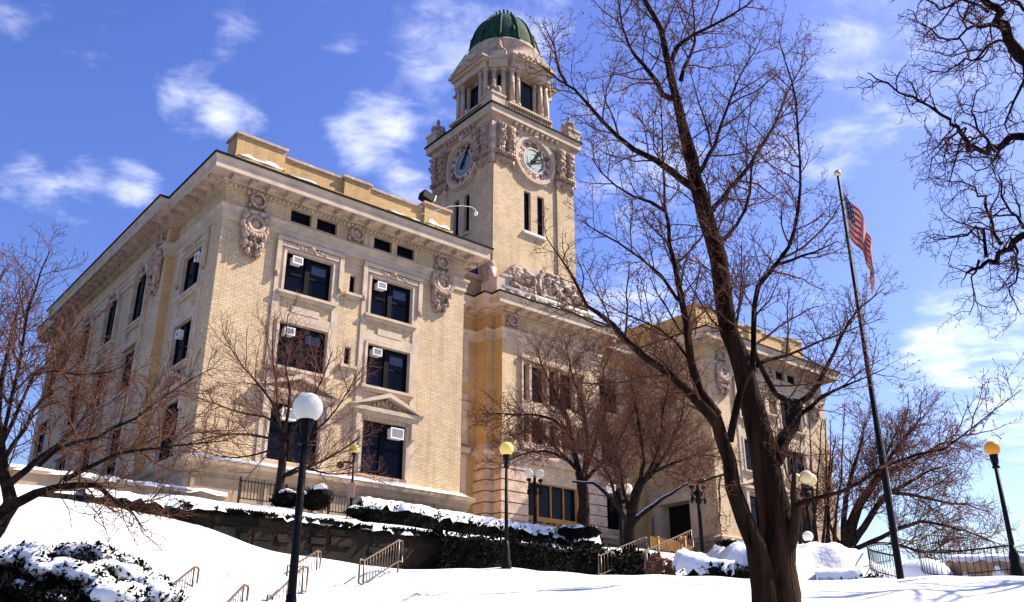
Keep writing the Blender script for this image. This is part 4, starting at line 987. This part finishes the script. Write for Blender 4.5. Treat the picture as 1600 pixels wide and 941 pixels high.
curved([ap(1520,872,39),ap(1470,868,39),ap(1448,868,37),ap(1437,884,35),ap(1442,898,32.5),ap(1470,905,31),ap(1530,900,30),ap(1585,894,29.5)],.8,'long curved iron railing sweeping right of the flagpole towards the amber lamp',40)
railing(ap(1582,884,32),ap(1612,884,32),.45,'short iron railing behind the foot of the amber lamp',5,'iron_rail',group='curved iron railings by the side steps',loop=False)
railing(ap(1470,862,40),ap(1562,890,34),.95,'thin sloping iron railing behind the curved concrete wall',14,'iron_rail',group='curved iron railings by the side steps',r=.02,loop=False)
# curved concrete stair wall at the right with snow on it
e=empty('concrete_stair_wall',tuple(at(1485,900,34)),label='tan concrete stair wall with arched niches and a snowy top, at far right',cat='wall')
c=at(1485,900,34); A=at(1486,900,34)-c; B=at(1600,905,29.5)-c; tt=(B-A); tt[2]=0; Lw=np.linalg.norm(tt); tt/=Lw; nn=np.array([tt[1],-tt[0],0])
TW_=lambda a,o,z:tuple(A+tt*a+nn*o+np.array([0,0,z]))
m=MB(); 
m.prism([(0,-1),(Lw+3,-1),(Lw+3,-.15),(Lw,.0),(0,.55),(-.25,.48)],-.5,0,TW_); m.build('wall_body',MAT['concrete'],e)
m=MB()
for a in (1.2,3.3,5.2): m.prism([(a-.45+.9*k/10,.48*math.sin(math.pi*k/10)*(1-.12*a/3)-.45) for k in range(11)],.003,.12,TW_)
m.build('niche_snow',MAT['snow_soft'],e)
m=MB(); snowcap(m,[np.array(TW_(a,-.25,.59-.55*a/Lw if a>0 else .53)) for a in np.linspace(-.3,Lw+.5,24)],.36,.12,4,.02,4,.12); m.build('snow',MAT['snow_soft'],e,True)
m=MB(); 
for i in range(2): m.ball((-.9-i*.9,.1+i*.8,-.25-i*.2),(1.0,1.3,.85),14,10)
m.build('snow_drift',MAT['snow_soft'],e,True)
# iron fence in front of the hall
FG='iron fence panels before the hall'
def fpanel(sa,i):
    base=bw(sa,-3.2,7.0-.02*sa); 
    e=empty('iron_fence',tuple(base),FM,label='thin black iron fence panel on the terrace in front of the hall',cat='fence',group=FG)
    m=MB(); m.box(0,2.0,-.02,.02,.8,.84); m.box(0,2.0,-.02,.02,.1,.14); m.build('rail',MAT['black'],e)
    m=MB()
    for k in range(14): x=.07+k*.143; m.box(x-.011,x+.011,-.011,.011,.05,.9)
    m.build('picket',MAT['black'],e)
    m=MB(); m.box(-.035,.035,-.035,.035,-.2,.98); m.build('post',MAT['black'],e)
for i in range(11): fpanel(1.0+2.05*i,i)
# barricades by the entrance
e=empty('barricade',tuple(at(1045,858,46)),0,label='orange barricade boards in front of the dark side doorway',cat='barricade')
for k,(a,b) in enumerate((((1016,846),(1046,852)),((1046,850),(1082,862)))):
    m=MB(); p0,p1=at(*a,47)-at(1045,858,46),at(*b,45)-at(1045,858,46); m.prism([(0,0),(1,0),(1,.55),(0,.55)],0,.06,lambda x,o,z:tuple(p0+(p1-p0)*x+np.array([0,-o,z-.3]))); m.build('board',MAT['orange'],e)
for px in (1028,1064,1070):
    m=MB(); p=at(px,846,44.8)-at(1045,858,46); m.tube([p-[0,0,.9],p+[0,0,.1]],.07,8); m.ball(p+[0,0,.15],.1,8,6); m.build('post',MAT['orange'],e,True)
# ------------------------------------------------------------------ lamps
def lamp(base,ht,gr,gm,label,pr=.07,group='single globe lamps',ped=True):
    e=empty('post_lamp',tuple(base),label=label,cat='lamp',group=group)
    m=MB(); m.tube([(0,0,-.4),(0,0,ht-2*gr-.22)],[pr*1.15,pr*.8],14); m.build('pole',MAT['black'],e,True)
    m=MB(); z=ht-2*gr-.24; m.lathe([(pr*.8,z-.12),(pr*1.5,z-.1),(pr*1.5,z-.06),(pr,z-.03),(pr*1.1,z+.06),(pr*1.3,z+.12),(gr*.42,z+.2),(gr*.56,z+.27),(gr*.5,z+.29)],(0,0),16)
    for k in range(4): a=math.pi/2*k+.5; m.tube([(pr*math.cos(a),pr*math.sin(a),z-.06),(gr*.5*math.cos(a),gr*.5*math.sin(a),z+.06),(gr*.55*math.cos(a),gr*.55*math.sin(a),z+.26)],.01,5)
    m.build('collar',MAT['black'],e,True)
    if ped: m=MB(); m.lathe([(pr*2.6,-.4),(pr*2.6,.12),(pr*2.,.22),(pr*1.9,.5),(pr*1.4,.6),(pr*1.1,.75)],(0,0),16); m.build('base',MAT['black'],e,True)
    m=MB(); m.ball((0,0,ht-gr),gr,24,16); m.build('globe',MAT[gm],e,True)
    return e
def base_of(px,py,Y): return at(px,py,Y)
b=at(445,990,13.7); b=np.array([-3.115,13.7,.45]); lamp(b,3.72,.23,'globe_white','white globe lamp on a black post, largest and nearest',.063)
b=at(791,886,28); lamp(b,3.72,.22,'globe_yellow','pale yellow globe lamp on a black post in front of the stone wall',.06)
b=at(1590,897,26); lamp(b,3.66,.215,'globe_amber','amber globe lamp on a black post at the far right, against the sky',.07)
e=lamp(at(548,792,37.5),2.55,.2,'globe_yellow','small yellow globe lamp beside the lowest right window of the near wing',.055,ped=False)
m=MB(); m.tube([(0,0,1.75),(-.35,.1,1.85),(-.62,.15,1.7)],.05,7); m.ball((-.55,.12,1.72),(.16,.12,.16),8,6); m.tube([(0,0,1.62),(-.5,.1,1.5)],.03,6); m.build('bracket_arm',MAT['black'],e,True)
m=MB(); m.box(-.14,.14,-.1,-.07,.35,.95); m.build('notice_plate',MAT['sign_pink'],e)
def double(base,ht,gr,gm,label,n=2,rot=0,sp=.36):
    e=empty('twin_globe_lamp',tuple(base),rot,label=label,cat='lamp',group='ornate lamps with clustered globes')
    m=MB(); m.tube([(0,0,-.3),(0,0,ht-2*gr)],[.1,.075],12); m.build('pole',MAT['black'],e,True)
    m=MB(); z=ht-2*gr-.1
    for k in range(n):
        a=2*math.pi*k/n; x,y=sp*math.cos(a),sp*math.sin(a)
        m.tube([(0,0,z-.55),(x*.6,y*.6,z-.6),(x*1.1,y*1.1,z-.4),(x,y,z-.1),(x,y,z+.08)],.04,7); m.ball((x,y,z-.02),(.13,.13,.09),8,6); m.ball((x*1.1,y*1.1,z-.62),(.07,.07,.16),7,5); m.ball((x*.5,y*.5,z-.3),(.1,.1,.12),7,5)
    m.lathe([(.09,z-.8),(.16,z-.7),(.12,z-.5),(.15,z-.3),(.06,z-.1),(.03,z+.2)],(0,0),10); m.build('arm',MAT['black'],e,True)
    for k in range(n):
        a=2*math.pi*k/n; m=MB(); m.ball((sp*math.cos(a),sp*math.sin(a),ht-gr),gr,18,12); m.build('globe',MAT[gm],e,True)
double(at(836,822,45),2.75,.22,'globe_white','twin white globe lamp on a black post left of the entrance',rot=.35,sp=.3)
double(at(971,845,47),2.85,.26,'globe_white','twin white globe lamp behind the low centre tree',rot=.1,sp=.42)
double(at(1097,852,43),3.05,.16,'globe_dim','dark ornate lamp standing before the sunlit corner of the far wing',rot=.3,sp=.3)
double(at(1270,862,40),3.35,.29,'globe_pale','pale yellow cluster globe lamp just right of the big tree trunk',3,rot=.5,sp=.36)
lamp(at(1266,868,38),.95,.21,'globe_white','low white globe light peeping over the snow bank',.06,ped=False)
# ------------------------------------------------------------------ flagpole and flag
fb=at(1407,904,26); ft=at(1298,276,26)
e=empty('flagpole',tuple(fb),label='tall dark flagpole with a gilt ball, right of the big tree',cat='flagpole')
Hp=ft[2]-fb[2]; top=np.array([0,0,Hp])
m=MB(); m.tube([(0,0,-.5),(0,0,.3),top],[.105,.098,.045],14); m.build('pole',MAT['black'],e,True)
m=MB(); m.ball(top+[0,0,.12],.11,14,10); m.build('ball',MAT['brass'],e,True)
m=MB(); m.tube([(.10,-.05,1.2),(.07,-.03,Hp-.2)],.008,5); m.build('halyard',MAT['white_paint'],e)
def flag():
    nu,nv=40,30; m=MB(); uv=[]
    z0=Hp-.55; h=1.65
    for j in range(nv+1):
        v=j/nv
        for i in range(nu+1):
            u_=i/nu; sw=u_**.8
            out=.06+.56*math.sin(2.15*u_)*(1-.2*v)+.05*math.sin(u_*11+v*2)*u_; dep=.14*math.sin(u_*12+v*2.)*min(1,u_*3)-.16*u_+.05*math.sin(u_*23+v*5)*u_
            drop=v*h*(1-.12*u_)+2.25*u_**1.0+.03*math.sin(u_*15)
            m.v.append((out+.12*v*u_*(1-u_),-.03+dep,z0-drop)); uv.append((u_,v))
    for j in range(nv):
        for i in range(nu): a=j*(nu+1)+i; m.f.append((a,a+1,a+nu+2,a+nu+1))
    o=m.build('flag',MAT['flag'],smooth=True,label='american flag hanging limp with red and white stripes near the flagpole top',cat='flag'); o.location=tuple(fb)
    l=o.data.uv_layers.new(name='UVMap')
    for p in o.data.polygons:
        for li in p.loop_indices: l.data[li].uv=uv[o.data.loops[li].vertex_index]
flag()
# ------------------------------------------------------------------ trees
class TB:
    """many thin tubes gathered into one mesh"""
    def __init__(s): s.g={}
    def add(s,pts,r0,r1,n=3): s.g.setdefault((len(pts),n),[]).append((np.asarray(pts,float),r0,r1))
    def build(s,name,mt,parent):
        V=[];Fq=[];off=0
        for (k,n),L in s.g.items():
            P=np.stack([q[0] for q in L]); N=len(L); r0=np.array([q[1] for q in L]); r1=np.array([q[2] for q in L])
            t=np.empty_like(P); t[:,1:-1]=P[:,2:]-P[:,:-2]; t[:,0]=P[:,1]-P[:,0]; t[:,-1]=P[:,-1]-P[:,-2]; t/=np.linalg.norm(t,axis=2,keepdims=True)+1e-9
            a=np.where(np.abs(t[:,:1,2:3])<.9,np.array([0,0,1.]),np.array([1.,0,0])); e1=np.cross(t,np.broadcast_to(a,t.shape)); e1/=np.linalg.norm(e1,axis=2,keepdims=True)+1e-9; e2=np.cross(t,e1)
            th=np.arange(n)*2*math.pi/n; rr=r0[:,None]+(r1-r0)[:,None]*np.linspace(0,1,k)[None]
            v=P[:,:,None]+rr[:,:,None,None]*(np.cos(th)[None,None,:,None]*e1[:,:,None]+np.sin(th)[None,None,:,None]*e2[:,:,None])
            V.append(v.reshape(-1,3)); base=off+np.arange(N)[:,None,None]*(k*n)+np.arange(k-1)[None,:,None]*n; j=np.arange(n)[None,None,:]; j2=(j+1)%n
            Fq.append(np.stack([base+j,base+j2,base+n+j2,base+n+j],-1).reshape(-1,4)); off+=N*k*n
        V=np.concatenate(V); Q=np.concatenate(Fq); me=bpy.data.meshes.new(name); me.vertices.add(len(V)); me.vertices.foreach_set('co',V.ravel().astype(np.float32))
        me.loops.add(Q.size); me.loops.foreach_set('vertex_index',Q.ravel().astype(np.int32)); me.polygons.add(len(Q)); me.polygons.foreach_set('loop_start',np.arange(0,Q.size,4,dtype=np.int32))
        me.polygons.foreach_set('use_smooth',np.ones(len(Q),bool)); me.materials.append(MAT[mt]); me.update(calc_edges=True)
        o=bpy.data.objects.new(name,me); col.objects.link(o); o.parent=parent; return o
def unit(v): return v/(np.linalg.norm(v)+1e-9)
def walk(p,d,L,k,q,curl,up):
    P=[p]; d=unit(d); st=L/(k-1)
    for i in range(k-1):
        d=unit(d+q.normal(size=3)*curl+np.array([0,0,up])); p=p+d*st; P.append(p)
    return np.array(P)
def spline(P,n):
    P=np.asarray(P,float); k=len(P)
    if k<3: t=np.linspace(0,1,n)[:,None]; return P[0]*(1-t)+P[-1]*t
    E=np.vstack([2*P[0]-P[1],P,2*P[-1]-P[-2]]); out=[]
    for t in np.linspace(0,k-1-1e-6,n):
        i=int(t); f=t-i; a,b,c,d=E[i:i+4]; out.append(.5*((2*b)+(-a+c)*f+(2*a-5*b+4*c-d)*f*f+(-a+3*b-3*c+d)*f**3))
    return np.array(out)
def sprout(B,P,r0,r1,S,lv,q,frac0=.0):
    """side branches along the line P, thinner and thinner"""
    seg=np.linalg.norm(np.diff(P,axis=0),axis=1); cum=np.concatenate([[0],np.cumsum(seg)]); L=cum[-1]; sp=S['sp'][lv]
    s=L*frac0+sp*q.uniform(.2,1); side=q.uniform(0,6.28)
    while s<L:
        i=min(np.searchsorted(cum,s)-1,len(P)-2); f=(s-cum[i])/(seg[i]+1e-9); p=P[i]+(P[i+1]-P[i])*f; t=unit(P[i+1]-P[i]); u_=s/L
        side+=2.4+q.normal()*.5; a=unit(np.cross(t,np.array([.3,.2,1.]))); b=np.cross(t,a); pr=a*math.cos(side)+b*math.sin(side)
        ang=S['ang'][lv]*q.uniform(.75,1.2); d=t*math.cos(ang)+pr*math.sin(ang)+np.array([0,0,S['lift']*q.uniform(0,1)])
        rp=r0+(r1-r0)*u_; ln=S['len'][lv]*q.uniform(.45,1.2)*(1.05-.5*u_ if lv==0 else 1.1-.55*u_)
        if lv==0 and 'minr' in S: ln*=min(1.,.45+rp/S['minr'])
        r=min(rp*.75,S['r'][lv]*q.uniform(.7,1.25)*(ln/S['len'][lv])**.5); k=S['k'][lv]
        Q=walk(p,d,ln,k,q,S['curl'][lv],S['up'][lv]); B.add(Q,r,max(r*.35,S['rmin']),S['n'][lv])
        if lv+1<len(S['sp']): sprout(B,Q,r,max(r*.35,S['rmin']),S,lv+1,q,.12)
        elif S.get('spur'):
            for e in range(S['spur']):
                j=q.integers(1,k); x=Q[j]+(Q[j-1]-Q[j])*q.random(); dd=q.normal(size=3); dd[2]+=.6; B.add(np.array([x,x+unit(dd)*q.uniform(.02,.05)]),.0065,.004,3)
        s+=sp*q.uniform(.55,1.5)
def tree(name,label,limbs,Y,S,seed,mt='bark',tw='twig',group=None,base=None,snow=()):
    """limbs: (pixel line, width px at start, at end, depth offset at start, at end, sprout from fraction or None)"""
    q=np.random.default_rng(seed); o=at(*limbs[0][0][0],Y) if base is None else np.array(base)
    e=empty(name,tuple(o),label=label,cat='tree',group=group); M_=MB(); B=TB(); SN=MB()
    for li,(px,w0,w1,y0,y1,fr) in enumerate(limbs):
        if fr is not None and w1<6.5: w1=min(w1,1.3)
        if S.get('thin'): w0=tuple(x*.82 for x in w0) if isinstance(w0,tuple) else w0*.82
        k=len(px); P=np.array([at(x,y,Y+y0+(y1-y0)*i/max(1,k-1)) for i,(x,y) in enumerate(px)])
        n=max(6,int(np.linalg.norm(np.diff(P,axis=0),axis=1).sum()/S.get('step',.35))); P=spline(P,n)
        dep=P[:,1]*CT+P[:,2]*ST; W=np.linspace(0,1,n)**.85; Rr=(np.interp(np.linspace(0,1,n)*(len(px)-1),range(len(px)),w0) if isinstance(w0,tuple) else w0+(w1-w0)*W)/2/F*dep; wm=max(w0) if isinstance(w0,tuple) else w0
        J=q.normal(size=(n,3))*S.get('jit',.012); J[0]=0; P=P+np.cumsum(J,0)*.3+J*.5; Rr=Rr*(1+q.normal(size=n)*.035)
        M_.tube(P-o,Rr,12 if wm>20 else (8 if wm>8 else 6))
        if fr is not None: sprout(B,P-o,Rr[0],Rr[-1],S,0,q,fr)
        if li in snow: i0=n//8; SN.tube((P-o+np.array([-.1,0,1.])*Rr[:,None]*.75)[i0:],Rr[i0:]*.62,7)
    M_.build('trunk',MAT[mt],e,True); B.build('crown',tw,e)
    if SN.v: SN.build('snow',MAT['snow_soft'],e,True)
    return e
# the big tree in the foreground
SG=dict(sp=[.2,.115,.07],len=[1.9,.62,.17],r=[.022,.0095,.006],rmin=.004,ang=[.95,.95,1.1],curl=[.13,.15,.2],up=[.05,.03,.03],k=[8,5,3],n=[5,3,3],lift=.35,spur=1,minr=.10,jit=.02)
big=[([(1226,1010),(1217,941),(1216,880),(1215,832),(1203,752),(1186,663),(1165,574),(1140,498),(1126,400),(1110,347),(1090,275),(1075,204),(1059,138),(1049,92),(1036,41),(1013,0),(985,-60)],(84,68,60,55,46,38,32,29,27,26,23,18,13,11,9,7,5),9,0,.3,.35),
 ([(1204,1000),(1196,941),(1190,890),(1172,832),(1149,764),(1133,696),(1120,650)],(54,44,38,31,25,23,20),20,-.15,-.3,None),
 ([(1124,668),(1098,636),(1054,594),(1009,558),(973,525),(942,493),(920,478),(899,435),(884,405),(854,367)],18,3.5,-.3,-1.6,.1),
 ([(1120,650),(1092,605),(1078,556),(1069,493),(1058,440),(1049,388),(1039,326),(1036,255),(1033,153)],19,4,-.3,-.9,.15),
 ([(1140,690),(1150,640),(1160,600),(1176,560),(1178,500),(1187,444),(1217,408),(1238,367),(1248,306),(1248,230),(1240,143),(1228,102),(1215,60)],13,3,-.2,-1.2,.2),
 ([(1095,301),(1059,275),(1029,255),(988,229),(952,199),(927,168),(891,135),(862,116),(835,95)],13,3,.2,-1.0,.1),
 ([(885,131),(872,100),(866,72),(850,40)],5,2,-.9,-1.1,0),
 ([(1057,153),(1039,148),(1023,120),(1003,97),(988,76),(975,51),(967,0),(955,-50)],11,4,.3,1.4,.1),
 ([(1049,95),(1062,70),(1095,51),(1130,30),(1166,10),(1200,-30)],8,4,.3,-.6,.1),
 ([(1064,125),(1075,95),(1085,66),(1084,30),(1080,-20)],8,4,.3,1.2,.1),
 ([(1110,330),(1118,321),(1146,286),(1177,250),(1197,214),(1217,178),(1238,127),(1262,90)],10,2.5,.3,1.8,.1),
 ([(1126,385),(1131,372),(1156,347),(1169,306),(1177,255),(1190,215)],9,4,.2,.9,.15),
 ([(1217,413),(1240,404),(1263,398),(1290,388),(1312,378)],6,2.5,-.6,-1.1,.1),
 ([(1212,720),(1222,695),(1238,662),(1246,630)],24,20,0,.5,None),
 ([(1246,632),(1277,605),(1299,560),(1321,516),(1345,480),(1380,450)],11,3,.5,1.5,.15),
 ([(1249,648),(1270,632),(1299,612),(1340,594),(1385,575)],9,3,.5,-.6,.15),
 ([(1178,545),(1187,562),(1205,603),(1225,622),(1244,630)],8,10,.0,.5,.3),
 ([(1183,572),(1200,562),(1232,554),(1277,536),(1326,516),(1370,500)],8,3,.1,1.2,.15),
 ([(1232,850),(1243,820),(1241,790),(1239,745),(1240,700)],26,5,-.15,-.3,.4),
 ([(1244,792),(1255,786),(1297,774),(1339,758),(1380,736),(1449,711),(1490,696),(1540,655),(1598,612)],9,2.2,-.3,-2.2,.35),
 ([(1150,740),(1118,745),(1085,752),(1050,748)],6,2.5,-.3,-1.,.2),
 ([(1133,680),(1095,640),(1060,600),(1030,560),(1000,548)],7,3,-.3,.9,.2),
 ([(1060,470),(1035,430),(1000,400),(965,378),(930,360),(905,340)],6,2.5,-.4,-1.2,.15),
 ([(1039,330),(1010,315),(975,300),(945,275),(925,250)],6,2.5,-.8,-1.4,.15),
 ([(1075,560),(1050,530),(1010,505),(970,490),(940,470)],5,2.5,-.4,.4,.15),
 ([(1090,275),(1110,240),(1125,200),(1140,160),(1160,110),(1190,60)],8,3,.2,1.0,.1),
 ([(1160,560),(1150,520),(1155,480),(1160,430),(1158,380)],6,3,.1,.8,.2)]
bz=hz(4.55,16)
tree('bare_tree','largest bare tree with a thick dark forked trunk, in the snow left of the flagpole',big,16.,SG,5,snow=())
# left edge tree
SL=dict(sp=[.16,.115,.09],len=[1.7,.62,.2],r=[.02,.011,.008],rmin=.005,ang=[.8,.85,1.],curl=[.16,.2,.22],up=[.02,.02,.02],k=[8,5,3],n=[4,3,3],lift=.25,jit=.03,minr=.05)
lt=[([(-60,905),(-30,850),(2,808),(12,785),(8,751),(0,700),(-5,640),(10,560),(25,480)],40,6,0,.5,.35),
 ([(12,795),(22,786),(51,772),(77,760),(102,750),(138,748),(164,759),(189,779),(212,800),(228,822)],20,4,0,-.8,.25),
 ([(10,760),(28,745),(51,727),(80,702),(110,680),(140,640),(165,600)],15,4,0,1.2,.15),
 ([(102,749),(130,735),(166,715),(209,705),(246,699),(294,697),(345,690)],9,2.5,-.3,-1.4,.1),
 ([(60,728),(100,700),(140,691),(171,675),(219,646),(262,620),(294,598),(335,575)],8,2.5,.3,1.3,.1),
 ([(0,700),(30,640),(60,580),(113,585),(161,582),(198,567)],7,2.5,.2,.2,.2),
 ([(3,690),(22,600),(40,500),(55,430),(75,392)],7,2,.3,-.9,.1),
 ([(5,720),(40,660),(75,600),(100,540),(130,490)],8,2.5,.2,1.6,.15),
 ([(189,779),(205,790),(222,800),(240,790)],4,2,-.6,-.9,.1),
 ([(-5,640),(-20,560),(-10,470),(10,410)],7,3,.3,.9,.1),
 ([(100,751),(96,775),(108,800),(112,825),(100,832),(82,822)],2.,1,-.3,-.5,None),([(135,750),(140,785),(160,810),(172,838)],2,1,-.5,-.6,None)]
tree('bare_tree','bare tree at the left edge, its low limb arching over the snowy hill',lt,17.,SL,6,'bark_grey')
# slender tree before the near wing
SM=dict(sp=[.26,.17,.15],len=[2.2,.95,.36],r=[.026,.013,.008],rmin=.006,ang=[.7,.7,.8],curl=[.09,.12,.15],up=[.03,.03,.02],k=[8,5,3],n=[4,3,3],lift=.25,jit=.02,minr=.05)
st=[([(436,775),(437,760),(441,729),(443,701),(444,680)],17,10,0,0,None),
 ([(443,690),(420,685),(382,677),(331,681),(280,697)],6,2,0,-1.,.1),([(443,690),(436,660),(430,599),(426,552),(428,500)],6,2,0,.6,.1),
 ([(444,680),(450,640),(452,606),(446,552),(450,490)],6,2,0,-.7,.1),([(446,706),(485,680),(525,640),(562,580)],6,2,0,.6,.1),
 ([(441,745),(470,735),(501,722),(532,705),(565,682)],6,2,0,-.6,.15),([(441,745),(470,730),(498,738),(532,741),(575,735)],5,2,0,-1.4,.2),
 ([(440,672),(419,654),(382,647),(348,637),(308,622)],5,2,0,.9,.1),([(438,650),(419,620),(396,592),(370,560),(348,522)],5,2,0,-.4,.1),
 ([(446,690),(470,650),(500,600),(520,550)],5,2,0,-1.,.1),([(442,700),(400,710),(360,715),(320,705)],4,2,0,-.9,.1)]
tree('bare_tree','slender bare tree on the terrace in front of the lowest left window',st,37.,SM,7,'bark_grey','twig_red')
SC_=dict(sp=[.2,.145,.115],len=[2.6,1.15,.42],r=[.032,.017,.013],rmin=.009,ang=[.75,.75,.8],curl=[.13,.16,.18],up=[.02,.02,.01],k=[8,5,3],n=[4,3,3],lift=.2,jit=.03,minr=.06)
ca=[([(911,838),(912,800),(911,770),(906,738)],22,15,0,0,None),
 ([(906,742),(893,678),(883,647),(870,620),(850,580),(838,545)],10,3,0,.8,.1),([(893,680),(866,657),(839,649),(805,649),(754,645)],6,2,.1,-.8,.1),
 ([(911,745),(917,700),(909,630),(893,586),(885,540)],9,3,0,-.6,.1),([(913,745),(930,690),(945,640),(940,590),(955,545)],8,3,0,1.2,.1),
 ([(908,740),(880,715),(850,705),(815,712),(785,725)],6,2,0,-1.2,.1),([(915,750),(945,720),(965,690),(990,640),(1000,590)],7,3,0,-.9,.1),
 ([(904,736),(860,690),(830,670),(800,690)],5,2,0,.9,.1)]
tree('bare_tree','twiggy bare tree with an upright trunk before the middle of the hall',ca,47.,SC_,8,'bark_grey','twig_red')
cb=[([(983,868),(983,840),(986,812),(994,775),(1003,751)],24,13,0,0,None),
 ([(984,822),(976,808),(967,792),(952,774),(936,760),(921,755),(895,753)],10,3,0,-1.,None),([(988,818),(1000,808),(1023,790),(1049,774),(1072,760),(1100,750)],10,3,0,-.8,.6),
 ([(1003,755),(1023,733),(1045,700),(1062,660),(1070,620)],10,3,0,.6,.1),([(1000,758),(1005,715),(1000,670),(990,620),(985,575)],8,3,0,-.7,.1),
 ([(985,805),(975,770),(970,745),(958,700),(945,665)],7,3,0,.9,.1),([(1015,742),(1050,725),(1090,712),(1125,715)],6,2,0,-1.2,.1),
 ([(1008,748),(1030,700),(1035,650),(1045,600),(1040,560)],7,3,0,.2,.1),([(967,792),(950,740),(930,715),(905,700)],5,2,-.4,-.9,.1)]
tree('bare_tree','low spreading bare tree with snow along its two drooping limbs, by the entrance steps',cb,44.,SC_,9,'bark_grey','twig_red',snow=(1,2))
SRr=dict(SC_,lift=.12)
rt=[([(1316,862),(1322,851),(1336,804),(1352,774),(1374,749),(1400,730),(1425,720)],26,5,0,.5,.25),
 ([(1330,850),(1341,835),(1369,791),(1391,769),(1424,752),(1449,736),(1490,722)],14,3,0,-1.,.2),([(1320,850),(1318,800),(1330,740),(1345,690),(1350,650)],12,3,0,.6,.2),
 ([(1325,862),(1340,857),(1388,835),(1435,817),(1476,824),(1517,835),(1572,858)],10,2.5,0,-1.6,.25),([(1345,790),(1370,740),(1390,700),(1405,660)],9,3,0,1.,.15),
 ([(1391,769),(1430,775),(1470,785),(1510,790),(1545,800)],7,2.5,-.4,-.4,.1),([(1365,760),(1400,700),(1430,665),(1440,640)],7,3,.3,.8,.1),
 ([(1424,722),(1460,700),(1490,690),(1515,700)],6,2.5,.4,.8,.1),([(1318,860),(1300,830),(1290,790),(1295,740)],7,3,0,.6,.1),([(1360,850),(1400,850),(1440,862),(1480,860),(1520,868)],6,2,-.5,-.2,.1)]
tree('bare_tree','bare tree fanning out to the right against the sky, behind the flagpole',rt,46.,SRr,10,'bark_grey','twig_red')
ss=[([(x0,858),(x0+dx*.3,800),(x0+dx*.7,740),(x0+dx,680-i%3*25)],6,2,0,y,.15) for i,(x0,dx,y) in enumerate(((1258,-8,.3),(1268,14,-.5),(1276,-12,.8),(1284,20,-.2),(1292,5,.6),(1302,18,-.7),(1250,-20,-.4),(1296,-6,.2)))]
tree('multi_stem_tree','clump of thin upright bare stems before the right end of the hall',ss,42.,dict(SC_,len=[1.3,.7,.3],sp=[.4,.3,.25]),12,'bark_grey','twig_red')
# contorted limbs reaching in from a tree beyond the right edge
SO=dict(thin=1,sp=[.14,.09,.06],len=[.9,.4,.14],r=[.016,.0075,.0045],rmin=.003,ang=[.95,.95,1.0],curl=[.30,.32,.3],up=[-.03,-.02,0],k=[10,6,3],n=[5,3,3],lift=.05,jit=.03,step=.12,minr=.04)
ol=[([(1960,1500),(1950,1000),(1935,600),(1900,380),(1850,250)],150,90,0,-.1,None),
 ([(1850,260),(1760,190),(1680,140),(1600,97),(1574,51),(1555,20),(1528,-10),(1500,-60)],(46,38,32,25,20,16,12,8),11,-.1,-.4,.45),
 ([(1574,55),(1554,38),(1530,42),(1513,41),(1482,61),(1455,55),(1430,30),(1410,10)],8,3,-.4,-.9,.1),
 ([(1580,64),(1544,76),(1520,100),(1500,95),(1470,110),(1440,105)],6,2.5,-.4,.5,.1),
 ([(1870,330),(1760,300),(1680,240),(1600,214),(1574,224),(1549,233),(1523,229),(1511,204),(1490,194),(1457,168),(1426,153),(1391,133),(1365,120)],(34,30,22,15,12,10,9,8,6,5,4,3,2),3,-.1,-1.0,.45),
 ([(1549,233),(1535,205),(1520,180),(1525,150),(1545,135)],6,2.5,-.6,-.2,.1),([(1508,200),(1495,215),(1470,225),(1450,250)],5,2,-.8,-1.,.1),
 ([(1900,480),(1780,400),(1680,345),(1600,357),(1564,382),(1539,403),(1518,410),(1493,418)],(32,26,20,14,11,9,7,4),5,-.1,.6,.55),
 ([(1541,402),(1539,367),(1528,357),(1500,368),(1475,372),(1450,360)],7,2.5,.5,.2,.1),([(1564,382),(1550,340),(1540,310),(1505,290),(1475,280)],7,2.5,.4,1.,.1),
 ([(1600,357),(1580,330),(1560,290),(1565,260)],7,2.5,.3,-.3,.1),([(1530,406),(1515,430),(1520,460),(1505,490)],5,2,.5,.7,.1),([(1580,372),(1590,420),(1575,460),(1595,500)],6,2,.4,0,.1),
 ([(1600,100),(1590,150),(1570,185),(1580,215)],7,3,-.3,.4,.1),([(1510,200),(1490,250),(1480,290)],4,2,-.8,-.6,.1),([(1610,20),(1580,0),(1550,10),(1530,-10)],8,3,-.3,.3,.1),
 ([(1545,20),(1500,0),(1460,15),(1420,-10),(1380,10)],7,2.5,-.4,-.2,.1)]
tree('bare_tree','gnarled bare limbs with fine twigs reaching in at the upper right corner',ol,9.5,SO,13,'bark','twig_dark')

# a neighbouring tree beyond the right edge of the photo, whose branch shadows streak the snow
ot=[([(0,0)],1,1,0,0,None)]
def offtree():
    q=np.random.default_rng(40); b=np.array([19.6,25.5,hz(19.6,25.5)]); e=empty('bare_tree',tuple(b),label='bare tree standing just past the amber lamp, outside the right edge',cat='tree'); M_=MB(); B=TB()
    S=dict(SC_,sp=[.5,.35,.3],len=[1.5,.8,.4])
    M_.tube([(0,0,-.4),(.05,0,1.5),(0,.1,4.2),(.1,.1,9),(.1,0,14)],[.32,.26,.2,.12,.04],10)
    for k in range(24):
        a=q.uniform(0,6.28); z=q.uniform(3,12); P=walk(np.array([0,.05,z]),np.array([math.cos(a),math.sin(a),.7]),q.uniform(2.,3.4),9,q,.1,.02); r=q.uniform(.05,.09); M_.tube(P,np.linspace(r,.02,9),6); sprout(B,P,r,.02,S,0,q,.2)
    M_.build('trunk',MAT['bark_grey'],e,True); B.build('crown','twig_red',e)
offtree()
